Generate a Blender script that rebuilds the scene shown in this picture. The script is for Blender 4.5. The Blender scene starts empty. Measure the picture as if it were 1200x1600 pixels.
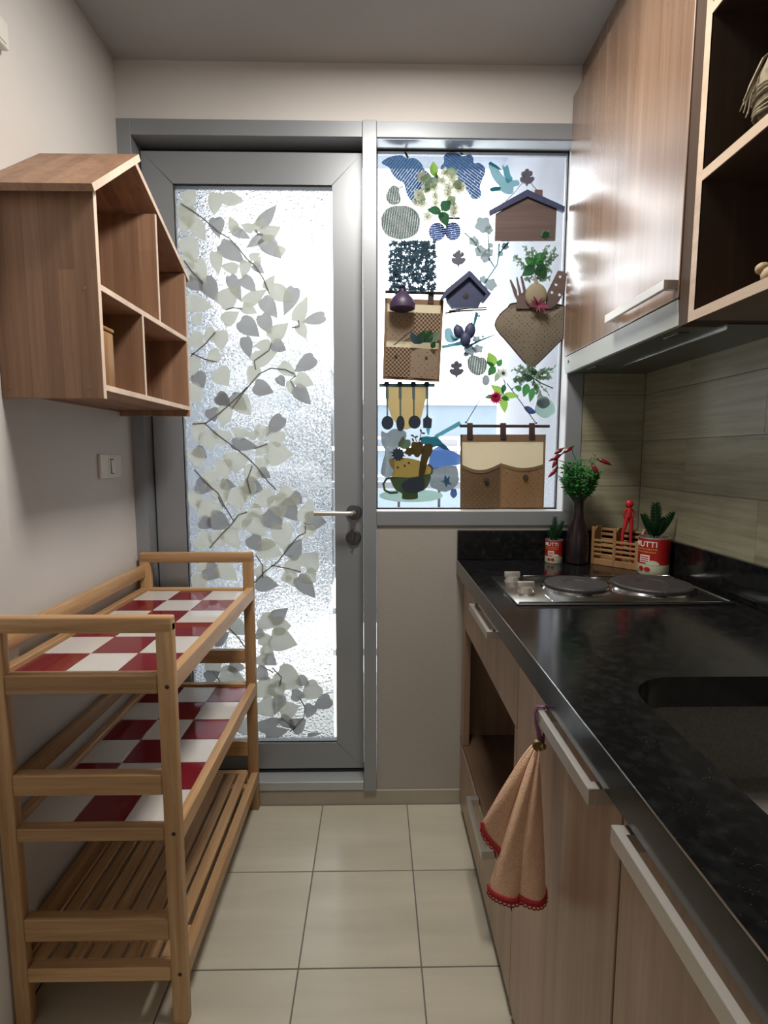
import bpy, bmesh, math, random
from mathutils import Vector, Matrix
random.seed(7)
scn = bpy.context.scene
COL = scn.collection

# ---------------------------------------------------------------- camera
F, PITCH, YAW, ROLL, CAMZ = 820.28, .1079, .0162, -.0015, 1.2416
_cy, _sy, _cp, _sp = math.cos(YAW), math.sin(YAW), math.cos(PITCH), math.sin(PITCH)
FWD = Vector((_sy*_cp, _cy*_cp, -_sp)); RGT = Vector((_cy, -_sy, 0)); DWN = FWD.cross(RGT)
RGT, DWN = (math.cos(ROLL)*RGT+math.sin(ROLL)*DWN, -math.sin(ROLL)*RGT+math.cos(ROLL)*DWN)
cam = bpy.data.cameras.new('camera'); cam_ob = bpy.data.objects.new('camera', cam); COL.objects.link(cam_ob)
cam.sensor_fit = 'VERTICAL'; cam.sensor_height = 24; cam.lens = F*24/1600; cam.clip_start = .02
m = Matrix((RGT, -DWN, -FWD)).transposed().to_4x4(); m.translation = (0, 0, CAMZ)
cam_ob.matrix_world = m
scn.camera = cam_ob

# ---------------------------------------------------------------- world, lights, exposure
w = bpy.data.worlds.new('sky'); scn.world = w; w.use_nodes = True
bg = w.node_tree.nodes['Background']
bg.inputs['Color'].default_value = (.965, .98, 1, 1); bg.inputs['Strength'].default_value = 4.6
def area(name, loc, rot, sx, sy, power, col):
    l = bpy.data.lights.new(name, 'AREA'); l.shape = 'RECTANGLE'; l.size = sx; l.size_y = sy
    l.energy = power; l.color = col
    o = bpy.data.objects.new(name, l); COL.objects.link(o); o.location = loc; o.rotation_euler = rot
    return o
# an added fill light far behind the viewer, and the kitchen's ceiling lamp
area('room_fill_light', (-.1, -3.0, 1.45), (math.radians(90), 0, 0), 1.7, 1.5, 3.0, (1, .95, .88))
area('ceiling_lamp_light', (.10, 1.08, 2.425), (0, 0, 0),  .30, .30, 15.5, (1, .93, .84))
scn.view_settings.view_transform = 'Standard'; scn.view_settings.look = 'None'
scn.view_settings.exposure = 0.5; scn.view_settings.gamma = 1; scn.view_settings.use_curve_mapping = False
scn.cycles.use_denoising = True
scn.cycles.transparent_max_bounces = 24; scn.cycles.max_bounces = 10; scn.cycles.diffuse_bounces = 6
scn.cycles.transmission_bounces = 10; scn.cycles.sample_clamp_indirect = 6

# ---------------------------------------------------------------- helpers
def U(px, py, ax, val):                       # point of the photograph on a known plane of the room
    d = FWD*F+RGT*(px-600)+DWN*(py-800); i = 'XYZ'.index(ax)
    t = (val-(0, 0, CAMZ)[i])/d[i]
    return Vector((0, 0, CAMZ))+d*t
def Z(ox, oy, s, pts): return [(ox+x/s, oy+y/s) for x, y in pts]
def W1(p): return Z(590, 440, 9.23, p)
def W2(p): return Z(760, 370, 7.62, p)
def W3(p): return Z(590, 590, 7.615, p)
def W4(p): return Z(740, 540, 7.5, p)
def W6(p): return Z(590, 230, 6.316, p)
def W8(p): return Z(680, 470, 11.43, p)
def WA(p): return Z(580, 210, 3.75, p)
def WB(p): return Z(580, 500, 3.75, p)

class G:
    """collects geometry in room coordinates; build() links it as one mesh object"""
    def __init__(s): s.b = bmesh.new()
    def box(s, x0, x1, y0, y1, z0, z1, bev=0, seg=1, M=None):
        r = bmesh.ops.create_cube(s.b, size=1)['verts']
        for v in r: v.co = Vector((x0+(v.co.x+.5)*(x1-x0), y0+(v.co.y+.5)*(y1-y0), z0+(v.co.z+.5)*(z1-z0)))
        if bev:
            es = list({e for v in r for e in v.link_edges})
            q = bmesh.ops.bevel(s.b, geom=es, offset=bev, segments=seg, profile=.5, affect='EDGES', clamp_overlap=True)
            r = list({v for f in q['faces'] for v in f.verts})
        if M is not None:
            for v in r: v.co = M @ v.co
        return s
    def tube(s, pts, r, seg=8, cap=True):
        pts = [Vector(p) for p in pts]; n = len(pts)
        rr = r if isinstance(r, (list, tuple)) else [r]*n
        rings = []; up = None
        for i, p in enumerate(pts):
            t = (pts[min(i+1, n-1)]-pts[max(i-1, 0)]).normalized()
            if up is None:
                up = Vector((0, 0, 1)) if abs(t.z) < .9 else Vector((0, 1, 0))
            a = t.cross(up)
            if a.length < 1e-4: a = t.cross(Vector((1, .3, 0)))
            a.normalize(); b = t.cross(a).normalized(); up = -b if (-b).dot(up) > 0 else b
            b = t.cross(a)
            rings.append([s.b.verts.new(p+rr[i]*(math.cos(k*2*math.pi/seg)*a+math.sin(k*2*math.pi/seg)*b)) for k in range(seg)])
        for i in range(n-1):
            for k in range(seg):
                s.b.faces.new((rings[i][k], rings[i][(k+1) % seg], rings[i+1][(k+1) % seg], rings[i+1][k]))
        if cap:
            s.b.faces.new(rings[0][::-1]); s.b.faces.new(rings[-1])
        return s
    def lathe(s, c, prof, seg=32, axis='Z', cap=True):
        c = Vector(c); rings = []
        for r, h in prof:
            ring = []
            for k in range(seg):
                a = k*2*math.pi/seg
                d = {'Z': Vector((math.cos(a)*r, math.sin(a)*r, h)), 'Y': Vector((math.cos(a)*r, -h, math.sin(a)*r)),
                     'X': Vector((h, math.cos(a)*r, math.sin(a)*r))}[axis]
                ring.append(s.b.verts.new(c+d))
            rings.append(ring)
        for i in range(len(rings)-1):
            for k in range(seg):
                s.b.faces.new((rings[i][k], rings[i][(k+1) % seg], rings[i+1][(k+1) % seg], rings[i+1][k]))
        if cap:
            s.b.faces.new(rings[0][::-1]); s.b.faces.new(rings[-1])
        return s
    def prism(s, pts, d):                      # planar polygon of 3D points, pushed by vector d
        pts = [Vector(p) for p in pts]; d = Vector(d)
        a = [s.b.verts.new(p) for p in pts]; b = [s.b.verts.new(p+d) for p in pts]
        s.b.faces.new(a); s.b.faces.new(b[::-1]); n = len(a)
        for i in range(n): s.b.faces.new((a[i], b[i], b[(i+1) % n], a[(i+1) % n]))
        return s
    def ball(s, c, r, sub=2, sc=(1, 1, 1), M=None):
        q = bmesh.ops.create_icosphere(s.b, subdivisions=sub, radius=r)['verts']
        for v in q:
            p = Vector((v.co.x*sc[0], v.co.y*sc[1], v.co.z*sc[2]))
            if M is not None: p = M @ p
            v.co = p+Vector(c)
        return s
    def face(s, pts): s.b.faces.new([s.b.verts.new(Vector(p)) for p in pts]); return s
    def sheet(s, fn, nu, nv, th):              # fn(u,v)->point ; thin cloth with thickness along Y
        f = [[s.b.verts.new(Vector(fn(i/nu, j/nv))) for j in range(nv+1)] for i in range(nu+1)]
        k = [[s.b.verts.new(Vector(fn(i/nu, j/nv))+Vector((0, th, 0))) for j in range(nv+1)] for i in range(nu+1)]
        for i in range(nu):
            for j in range(nv):
                s.b.faces.new((f[i][j], f[i+1][j], f[i+1][j+1], f[i][j+1]))
                s.b.faces.new((k[i][j], k[i][j+1], k[i+1][j+1], k[i+1][j]))
        for i in range(nu):
            s.b.faces.new((f[i][0], k[i][0], k[i+1][0], f[i+1][0])); s.b.faces.new((f[i][nv], f[i+1][nv], k[i+1][nv], k[i][nv]))
        for j in range(nv):
            s.b.faces.new((f[0][j], f[0][j+1], k[0][j+1], k[0][j])); s.b.faces.new((f[nu][j], k[nu][j], k[nu][j+1], f[nu][j+1]))
        return s
    def leaf(s, base, d, n, L, W, fold=.25, curl=.15, k=4, heart=False):   # folded leaf blade
        base = Vector(base); d = Vector(d).normalized(); n = Vector(n)
        sd = d.cross(n)
        if sd.length < 1e-3: sd = d.cross(Vector((.3, .5, .8)))
        sd.normalize(); n = sd.cross(d).normalized()
        mid = []; le = []; ri = []
        for i in range(k+1):
            t = i/k; hw = W*.5*math.sin(math.pi*min(1, (t*.96+.02))**(.75))
            c = base+d*(L*t)+n*(-curl*L*t*t)
            mid.append(s.b.verts.new(c)); le.append(s.b.verts.new(c+sd*hw+n*(fold*hw))); ri.append(s.b.verts.new(c-sd*hw+n*(fold*hw)))
        for i in range(k):
            s.b.faces.new((mid[i], mid[i+1], le[i+1], le[i])); s.b.faces.new((ri[i], ri[i+1], mid[i+1], mid[i]))
        return s
    def build(s, name, mat, parent=None, kind=None, label=None, cat=None, group=None, sharp=35, off=None):
        bmesh.ops.recalc_face_normals(s.b, faces=s.b.faces[:])
        me = bpy.data.meshes.new(name); o = bpy.data.objects.new(name, me); COL.objects.link(o)
        if parent is not None:
            org = Vector((0, 0, 0)); p = parent
            while p is not None: org += p.location; p = p.parent
        else:
            lo = Vector((1e9,)*3); hi = -lo
            for v in s.b.verts:
                for i in range(3): lo[i] = min(lo[i], v.co[i]); hi[i] = max(hi[i], v.co[i])
            org = Vector(((lo.x+hi.x)/2, (lo.y+hi.y)/2, lo.z)) if off is None else Vector(off)
            o.location = org
        for v in s.b.verts: v.co -= org
        s.b.to_mesh(me); s.b.free()
        me.polygons.foreach_set('use_smooth', [True]*len(me.polygons))
        me.set_sharp_from_angle(angle=math.radians(sharp))
        me.materials.append(mat)
        if parent is not None: o.parent = parent
        if kind: o['kind'] = kind
        if label: o['label'] = label
        if cat: o['category'] = cat
        if group: o['group'] = group
        return o
def thing(name, loc, label, cat, group=None):
    o = bpy.data.objects.new(name, None); COL.objects.link(o); o.location = loc; o.empty_display_size = .02
    o['label'] = label; o['category'] = cat
    if group: o['group'] = group
    return o
def shell(name, loc=(0, 0, 0)):
    o = bpy.data.objects.new(name, None); COL.objects.link(o); o.location = loc; o.empty_display_size = .02
    o['kind'] = 'structure'; return o
def B(x0, x1, y0, y1, z0, z1, bev=0, seg=1): return G().box(x0, x1, y0, y1, z0, z1, bev, seg)

# ---------------------------------------------------------------- materials
def mat(name):
    m = bpy.data.materials.new(name); m.use_nodes = True; nt = m.node_tree; nt.nodes.clear()
    return m, nt
def N(nt, t, **kw):
    n = nt.nodes.new(t)
    for k, v in kw.items():
        if k in n.inputs: n.inputs[k].default_value = v
        else: setattr(n, k, v)
    return n
def L(nt, a, b): nt.links.new(a, b)
def principled(nt, col=(.8, .8, .8), rough=.5, metal=0, spec=.5, **kw):
    p = N(nt, 'ShaderNodeBsdfPrincipled'); o = N(nt, 'ShaderNodeOutputMaterial')
    p.inputs['Base Color'].default_value = (*col, 1); p.inputs['Roughness'].default_value = rough
    p.inputs['Metallic'].default_value = metal; p.inputs['Specular IOR Level'].default_value = spec
    for k, v in kw.items(): p.inputs[k.replace('_', ' ')].default_value = v
    L(nt, p.outputs[0], o.inputs[0]); return p
def ramp(nt, fac, stops):
    r = N(nt, 'ShaderNodeValToRGB'); e = r.color_ramp.elements
    while len(e) < len(stops): e.new(.5)
    for i, (p, c) in enumerate(stops): e[i].position = p; e[i].color = (*c, 1)
    L(nt, fac, r.inputs[0]); return r.outputs[0]
def coords(nt, scale=(1, 1, 1), rot=(0, 0, 0), rnd=0):
    tc = N(nt, 'ShaderNodeTexCoord'); mp = N(nt, 'ShaderNodeMapping')
    mp.inputs['Scale'].default_value = scale; mp.inputs['Rotation'].default_value = rot
    L(nt, tc.outputs['Object'], mp.inputs[0])
    if rnd:
        oi = N(nt, 'ShaderNodeObjectInfo'); mu = N(nt, 'ShaderNodeMath', operation='MULTIPLY'); mu.inputs[1].default_value = rnd
        L(nt, oi.outputs['Random'], mu.inputs[0]); L(nt, mu.outputs[0], mp.inputs['Location'])
    return mp.outputs[0]
def bump(nt, p, h, strength=.1, dist=.002):
    b = N(nt, 'ShaderNodeBump'); b.inputs['Strength'].default_value = strength; b.inputs['Distance'].default_value = dist
    L(nt, h, b.inputs['Height']); L(nt, b.outputs[0], p.inputs['Normal']); return b
def plain(name, col, rough=.5, metal=0, spec=.5, nz=0, nscale=60, bmp=0, **kw):
    m, nt = mat(name); p = principled(nt, col, rough, metal, spec, **kw)
    if nz or bmp:
        n = N(nt, 'ShaderNodeTexNoise'); n.inputs['Scale'].default_value = nscale; n.inputs['Detail'].default_value = 4
        L(nt, coords(nt), n.inputs['Vector'])
        if nz:
            a = tuple(c*(1-nz) for c in col); b = tuple(min(1, c*(1+nz)) for c in col)
            L(nt, ramp(nt, n.outputs[0], [(.3, a), (.7, b)]), p.inputs['Base Color'])
        if bmp: bump(nt, p, n.outputs[0], bmp, .001)
    return m
def wood(name, dark, light, axis='Z', rough=.5, fine=60, along=2.5, stave=None, spec=.4, var=.12):
    m, nt = mat(name); p = principled(nt, light, rough, 0, spec)
    sc = {'X': (along, fine, fine), 'Y': (fine, along, fine), 'Z': (fine, fine, along)}[axis]
    v = coords(nt, sc, rnd=37)
    n = N(nt, 'ShaderNodeTexNoise'); n.inputs['Scale'].default_value = 1; n.inputs['Detail'].default_value = 6; n.inputs['Roughness'].default_value = .65
    n.inputs['Distortion'].default_value = .4
    L(nt, v, n.inputs['Vector'])
    c = ramp(nt, n.outputs[0], [(.3, dark), (.55, tuple((a+b)/2 for a, b in zip(dark, light))), (.75, light)])
    n2 = N(nt, 'ShaderNodeTexNoise'); n2.inputs['Scale'].default_value = .14; n2.inputs['Detail'].default_value = 2; L(nt, v, n2.inputs['Vector'])
    mx = N(nt, 'ShaderNodeMix', data_type='RGBA', blend_type='MULTIPLY'); mx.inputs[0].default_value = .55
    L(nt, c, mx.inputs[6]); L(nt, ramp(nt, n2.outputs[0], [(.35, (.72, .70, .68)), (.65, (1.1, 1.08, 1.05))]), mx.inputs[7])
    out = mx.outputs[2]
    if stave:                                   # finger-jointed strips glued side by side
        sw, sl, u, vv = stave                   # strip width, length, cross axis, grain axis
        tc = N(nt, 'ShaderNodeTexCoord'); sp = N(nt, 'ShaderNodeSeparateXYZ'); cb = N(nt, 'ShaderNodeCombineXYZ')
        L(nt, tc.outputs['Object'], sp.inputs[0])
        L(nt, sp.outputs[vv], cb.inputs['X']); L(nt, sp.outputs[u], cb.inputs['Y'])
        br = N(nt, 'ShaderNodeTexBrick'); br.offset = .37; br.inputs['Scale'].default_value = 1
        br.inputs['Brick Width'].default_value = sl; br.inputs['Row Height'].default_value = sw; br.inputs['Mortar Size'].default_value = .0
        br.inputs['Color1'].default_value = (.80, .76, .74, 1); br.inputs['Color2'].default_value = (1.12, 1.1, 1.06, 1)
        L(nt, cb.outputs[0], br.inputs['Vector'])
        m3 = N(nt, 'ShaderNodeMix', data_type='RGBA', blend_type='MULTIPLY'); m3.inputs[0].default_value = 1
        L(nt, out, m3.inputs[6]); L(nt, br.outputs[0], m3.inputs[7]); out = m3.outputs[2]
    if var:
        oi = N(nt, 'ShaderNodeObjectInfo'); mr = N(nt, 'ShaderNodeMapRange'); mr.inputs[3].default_value = 1-var; mr.inputs[4].default_value = 1+var
        L(nt, oi.outputs['Random'], mr.inputs[0])
        vm = N(nt, 'ShaderNodeVectorMath', operation='SCALE'); L(nt, out, vm.inputs[0]); L(nt, mr.outputs[0], vm.inputs['Scale']); out = vm.outputs[0]
    L(nt, out, p.inputs['Base Color'])
    bump(nt, p, n.outputs[0], .12, .0006)
    return m
def lucent(name, col, trans=.5, back=None, pattern=None, clear=0, nz=.08):
    """cloth, film or leaf: part reflects, part lets light through diffusely; clear = share seen straight through"""
    m, nt = mat(name); o = N(nt, 'ShaderNodeOutputMaterial')
    d = N(nt, 'ShaderNodeBsdfDiffuse'); t = N(nt, 'ShaderNodeBsdfTranslucent'); mx = N(nt, 'ShaderNodeMixShader'); mx.inputs[0].default_value = trans
    d.inputs[0].default_value = (*col, 1); t.inputs[0].default_value = (*(back or col), 1)
    L(nt, d.outputs[0], mx.inputs[1]); L(nt, t.outputs[0], mx.inputs[2]); out = mx.outputs[0]
    if pattern:
        c, k = pattern(nt)                      # factor, dark multiplier colour
        for sh, base in ((d, col), (t, back or col)):
            q = N(nt, 'ShaderNodeMix', data_type='RGBA'); q.inputs[6].default_value = (*base, 1)
            q.inputs[7].default_value = (*[a*b for a, b in zip(base, k)], 1); L(nt, c, q.inputs[0]); L(nt, q.outputs[2], sh.inputs[0])
    if clear:
        tr = N(nt, 'ShaderNodeBsdfTransparent'); m2 = N(nt, 'ShaderNodeMixShader')
        if isinstance(clear, (int, float)): m2.inputs[0].default_value = clear
        else: L(nt, clear(nt), m2.inputs[0])
        L(nt, out, m2.inputs[1]); L(nt, tr.outputs[0], m2.inputs[2]); out = m2.outputs[0]
    L(nt, out, o.inputs[0]); return m
def math_(nt, op, a, b=None):
    n = N(nt, 'ShaderNodeMath', operation=op)
    for i, x in enumerate((a, b)):
        if x is None: continue
        if isinstance(x, (int, float)): n.inputs[i].default_value = x
        else: L(nt, x, n.inputs[i])
    return n.outputs[0]
def dots(step, rad, k=(.25, .17, .12)):
    def f(nt):
        v = coords(nt, (1/step, 0, 1/step), (0, math.radians(45), 0))
        vo = N(nt, 'ShaderNodeTexVoronoi'); vo.inputs['Scale'].default_value = 1; vo.inputs['Randomness'].default_value = .18
        L(nt, v, vo.inputs['Vector']); return math_(nt, 'LESS_THAN', vo.outputs['Distance'], rad), k
    return f
def gingham(step, k=(.2, .14, .1)):
    def f(nt):
        v = coords(nt, (1, 0, 1), (0, math.radians(45), 0)); sp = N(nt, 'ShaderNodeSeparateXYZ'); L(nt, v, sp.inputs[0])
        a = math_(nt, 'GREATER_THAN', math_(nt, 'SINE', math_(nt, 'MULTIPLY', sp.outputs[0], 2*math.pi/step)), 0)
        b = math_(nt, 'GREATER_THAN', math_(nt, 'SINE', math_(nt, 'MULTIPLY', sp.outputs[2], 2*math.pi/step)), 0)
        return math_(nt, 'MULTIPLY', math_(nt, 'ADD', a, b), .5), k
    return f
def hatch(step, ang, gap=.8, amount=.8, bricks=True):          # thin cut lines in a window sticker
    def f(nt):
        v = coords(nt, (1, 0, 1), (0, math.radians(ang), 0))
        sp = N(nt, 'ShaderNodeSeparateXYZ'); L(nt, v, sp.inputs[0]); cb = N(nt, 'ShaderNodeCombineXYZ')
        L(nt, sp.outputs[0], cb.inputs[0]); L(nt, sp.outputs[2], cb.inputs[1])
        br = N(nt, 'ShaderNodeTexBrick'); br.inputs['Scale'].default_value = 1; br.inputs['Brick Width'].default_value = step*(5 if bricks else 60)
        br.inputs['Row Height'].default_value = step; br.inputs['Mortar Size'].default_value = step*(.06 if bricks else .11); br.offset = .37
        L(nt, cb.outputs[0], br.inputs['Vector']); return math_(nt, 'MULTIPLY', br.outputs['Fac'], amount)
    return f

M = {}
def paint(name, col, s=.03):
    m, nt = mat(name); p = principled(nt, col, .8, 0, .25)
    n = N(nt, 'ShaderNodeTexNoise'); n.inputs['Scale'].default_value = 3; n.inputs['Detail'].default_value = 5; L(nt, coords(nt), n.inputs['Vector'])
    L(nt, ramp(nt, n.outputs[0], [(.3, tuple(c*(1-s) for c in col)), (.7, tuple(c*(1+s) for c in col))]), p.inputs['Base Color'])
    n2 = N(nt, 'ShaderNodeTexNoise'); n2.inputs['Scale'].default_value = 220; L(nt, coords(nt), n2.inputs['Vector']); bump(nt, p, n2.outputs[0], .08, .001)
    return m
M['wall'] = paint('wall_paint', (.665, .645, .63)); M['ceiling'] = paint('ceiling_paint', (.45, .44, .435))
M['concrete'] = paint('balcony_render', (.34, .352, .385), .08); M['mottled'] = paint('mottled_render', (.22, .25, .30), .25)
M['far'] = paint('far_facade', (.115, .145, .175), .05); M['far2'] = paint('far_facade_grey', (.11, .12, .13), .1); M['bright'] = paint('pale_paving', (.80, .80, .76), .04)
M['rail'] = plain('white_rail_paint', (.62, .64, .67), .4)
M['alu'] = plain('grey_aluminium', (.32, .345, .375), .38, .35, .5, nz=.04, nscale=5, bmp=.02)
M['alu_light'] = plain('pale_aluminium', (.50, .54, .56), .35, .35)
M['gasket'] = plain('black_gasket', (.012, .012, .016), .5)
M['steel'] = plain('brushed_steel', (.60, .57, .53), .36, .75, bmp=.03, nscale=300)
M['steel_hob'] = plain('hob_steel', (.42, .41, .39), .24, 1, bmp=.02, nscale=300)
M['steel_dark'] = plain('satin_dark_steel', (.16, .16, .165), .4, .9)
M['chrome'] = plain('polished_steel', (.60, .60, .60), .12, 1)
M['iron'] = plain('cast_iron', (.055, .052, .055), .55, .4, nz=.3, nscale=120, bmp=.1)
M['white_plastic'] = plain('white_plastic', (.74, .74, .69), .35)
M['groove'] = plain('dark_gap', (.01, .01, .01), .9)
M['plinth'] = plain('beige_tile_skirting', (.44, .40, .33), .45, nz=.06, nscale=8)
M['grout'] = plain('grey_grout', (.17, .17, .16), .9)
M['board'] = plain('panel_paint', (.43, .405, .37), .6, nz=.03, nscale=90, bmp=.06)
# kitchen laminate
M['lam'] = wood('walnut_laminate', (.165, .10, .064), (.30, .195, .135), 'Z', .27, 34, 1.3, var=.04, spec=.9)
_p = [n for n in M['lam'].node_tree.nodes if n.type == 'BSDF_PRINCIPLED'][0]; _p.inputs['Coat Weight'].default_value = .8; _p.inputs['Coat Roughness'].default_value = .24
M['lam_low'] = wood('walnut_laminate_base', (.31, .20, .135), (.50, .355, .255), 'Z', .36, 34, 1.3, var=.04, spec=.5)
M['lam_edge'] = wood('pale_laminate_edge', (.42, .32, .24), (.56, .44, .34), 'Y', .45, 40, 2, var=.03)
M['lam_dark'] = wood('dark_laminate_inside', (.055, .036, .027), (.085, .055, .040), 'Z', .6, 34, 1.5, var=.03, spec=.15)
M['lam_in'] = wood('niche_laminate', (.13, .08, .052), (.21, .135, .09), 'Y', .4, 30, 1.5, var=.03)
# rubberwood rack and house shelf
RW = ((.43, .24, .11), (.70, .46, .245))
for a in 'XYZ': M['rack'+a] = wood('honey_rubberwood_'+a.lower(), *RW, a, .42, 70, 3.5, var=.14)
HW = ((.31, .18, .115), (.46, .29, .195))
M['house'] = wood('rubberwood_panel', *HW, 'Z', .5, 75, 3, stave=(.034, .42, 'X', 'Z'), var=.04)
M['houseY'] = wood('rubberwood_board', *HW, 'Y', .5, 75, 3, stave=(.034, .42, 'X', 'Y'), var=.04)
M['house_edge'] = wood('bare_wood_edge', (.74, .58, .47), (.88, .74, .62), 'Z', .6, 60, 3, var=.02)  # bare wood, its colour raised so the edges look lit
M['box'] = wood('yellow_wood', (.30, .14, .035), (.44, .22, .065), 'Z', .45, 60, 3, var=.02)
M['caddy'] = wood('caddy_wood', (.31, .165, .07), (.44, .26, .12), 'Z', .5, 70, 4, var=.04)
M['darkwood'] = wood('dark_plaque_wood', (.085, .058, .054), (.14, .098, .090), 'X', .55, 60, 3, var=.05)
M['navy'] = plain('navy_painted_wood', (.028, .038, .10), .55, nz=.15, nscale=60)
def granite():
    m, nt = mat('black_granite'); p = principled(nt, (.012, .012, .013), .14, 0, .5); v = coords(nt)
    n = N(nt, 'ShaderNodeTexVoronoi'); n.inputs['Scale'].default_value = 260; L(nt, v, n.inputs['Vector'])
    n2 = N(nt, 'ShaderNodeTexNoise'); n2.inputs['Scale'].default_value = 70; n2.inputs['Detail'].default_value = 6; L(nt, v, n2.inputs['Vector'])
    a = ramp(nt, n2.outputs[0], [(.45, (.006, .006, .007)), (.65, (.013, .014, .015)), (.8, (.022, .025, .027))])
    b = math_(nt, 'LESS_THAN', n.outputs['Distance'], .13)
    q = N(nt, 'ShaderNodeMix', data_type='RGBA'); L(nt, a, q.inputs[6]); q.inputs[7].default_value = (.07, .07, .065, 1)
    sp = N(nt, 'ShaderNodeTexNoise'); sp.inputs['Scale'].default_value = 40; L(nt, v, sp.inputs['Vector'])
    L(nt, math_(nt, 'MULTIPLY', b, math_(nt, 'GREATER_THAN', sp.outputs[0], .56)), q.inputs[0]); L(nt, q.outputs[2], p.inputs['Base Color'])
    return m
M['granite'] = granite()
def tile_floor():
    m, nt = mat('cream_floor_tile'); p = principled(nt, (.52, .50, .42), .22, 0, .5); v = coords(nt, (2, 14, 2), rnd=11)
    n = N(nt, 'ShaderNodeTexNoise'); n.inputs['Scale'].default_value = 1; n.inputs['Detail'].default_value = 5; L(nt, v, n.inputs['Vector'])
    L(nt, ramp(nt, n.outputs[0], [(.3, (.52, .49, .40)), (.7, (.62, .59, .48))]), p.inputs['Base Color'])
    n3 = N(nt, 'ShaderNodeTexNoise'); n3.inputs['Scale'].default_value = 9; L(nt, coords(nt), n3.inputs['Vector']); bump(nt, p, n3.outputs[0], .06, .002)
    return m
M['floor_tile'] = tile_floor()
def wall_tile():
    m, nt = mat('striated_wall_tile'); p = principled(nt, (.4, .38, .3), .42, 0, .4); v = coords(nt, (1.6, 1.6, 34), rnd=9)
    n = N(nt, 'ShaderNodeTexNoise'); n.inputs['Scale'].default_value = 1.4; n.inputs['Detail'].default_value = 8; n.inputs['Roughness'].default_value = .7; L(nt, v, n.inputs['Vector'])
    n2 = N(nt, 'ShaderNodeTexNoise'); n2.inputs['Scale'].default_value = 7; n2.inputs['Detail'].default_value = 4; L(nt, coords(nt), n2.inputs['Vector'])
    a = ramp(nt, n.outputs[0], [(.25, (.19, .18, .12)), (.5, (.33, .315, .225)), (.75, (.44, .42, .31))])
    q = N(nt, 'ShaderNodeMix', data_type='RGBA', blend_type='MULTIPLY'); q.inputs[0].default_value = .5
    L(nt, a, q.inputs[6]); L(nt, ramp(nt, n2.outputs[0], [(.3, (.75, .74, .70)), (.7, (1.1, 1.1, 1.08))]), q.inputs[7]); L(nt, q.outputs[2], p.inputs['Base Color'])
    bump(nt, p, n.outputs[0], .15, .001); return m
M['wall_tile'] = wall_tile()
M['red_tile'] = plain('glazed_red_tile', (.20, .012, .022), .07, 0, .6, nz=.1, nscale=6)
M['white_tile'] = plain('glazed_white_tile', (.70, .68, .66), .07, 0, .6)
M['tile_grout'] = plain('pale_grout', (.62, .58, .54), .8)
# glass
def clear_glass(name, tint=(.97, .98, .985), gloss=.5, haze=.015):
    m, nt = mat(name); o = N(nt, 'ShaderNodeOutputMaterial'); t = N(nt, 'ShaderNodeBsdfTransparent'); t.inputs[0].default_value = (*tint, 1)
    g = N(nt, 'ShaderNodeBsdfGlossy'); g.inputs['Roughness'].default_value = .02; fr = N(nt, 'ShaderNodeFresnel'); fr.inputs[0].default_value = 1.45
    mx = N(nt, 'ShaderNodeMixShader'); L(nt, math_(nt, 'MULTIPLY', fr.outputs[0], gloss), mx.inputs[0]); L(nt, t.outputs[0], mx.inputs[1]); L(nt, g.outputs[0], mx.inputs[2])
    n = N(nt, 'ShaderNodeTexNoise'); n.inputs['Scale'].default_value = 9; n.inputs['Detail'].default_value = 6; L(nt, coords(nt), n.inputs['Vector'])
    tl = N(nt, 'ShaderNodeBsdfTranslucent'); tl.inputs[0].default_value = (.8, .85, .9, 1); m2 = N(nt, 'ShaderNodeMixShader')
    L(nt, math_(nt, 'MULTIPLY', n.outputs[0], haze*2), m2.inputs[0]); L(nt, mx.outputs[0], m2.inputs[1]); L(nt, tl.outputs[0], m2.inputs[2]); L(nt, m2.outputs[0], o.inputs[0])
    return m
M['glass'] = clear_glass('clear_window_glass')
def rippled():
    m, nt = mat('rippled_privacy_film'); o = N(nt, 'ShaderNodeOutputMaterial')
    g = N(nt, 'ShaderNodeBsdfRefraction'); g.inputs['IOR'].default_value = 1.38; g.inputs['Roughness'].default_value = .0; g.inputs[0].default_value = (.70, .70, .69, 1)
    v = coords(nt, (1, 0, 1))
    n = N(nt, 'ShaderNodeTexNoise'); n.inputs['Scale'].default_value = 105; n.inputs['Detail'].default_value = 1.2; n.inputs['Distortion'].default_value = .7; L(nt, v, n.inputs['Vector'])
    b = N(nt, 'ShaderNodeBump'); b.inputs['Strength'].default_value = 1; b.inputs['Distance'].default_value = .022; L(nt, n.outputs[0], b.inputs['Height']); L(nt, b.outputs[0], g.inputs['Normal'])
    t = N(nt, 'ShaderNodeBsdfTransparent'); mx = N(nt, 'ShaderNodeMixShader'); mx.inputs[0].default_value = .85
    tl = N(nt, 'ShaderNodeBsdfTranslucent'); tl.inputs[0].default_value = (.75, .78, .8, 1); m2 = N(nt, 'ShaderNodeMixShader'); m2.inputs[0].default_value = .05
    L(nt, t.outputs[0], mx.inputs[1]); L(nt, g.outputs[0], mx.inputs[2]); L(nt, mx.outputs[0], m2.inputs[1]); L(nt, tl.outputs[0], m2.inputs[2]); L(nt, m2.outputs[0], o.inputs[0])
    return m
M['film'] = rippled()
M['leaf_film'] = lucent('frosted_leaf_film', (.70, .74, .70), .6, (.97, .99, .96), nz=0)
M['leaf_film_sheer'] = lucent('sheer_leaf_film', (.40, .42, .43), .5, (.46, .48, .50), clear=.3)
M['stem_film'] = lucent('frosted_stem_film', (.26, .27, .27), .4, (.22, .23, .23))

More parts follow.
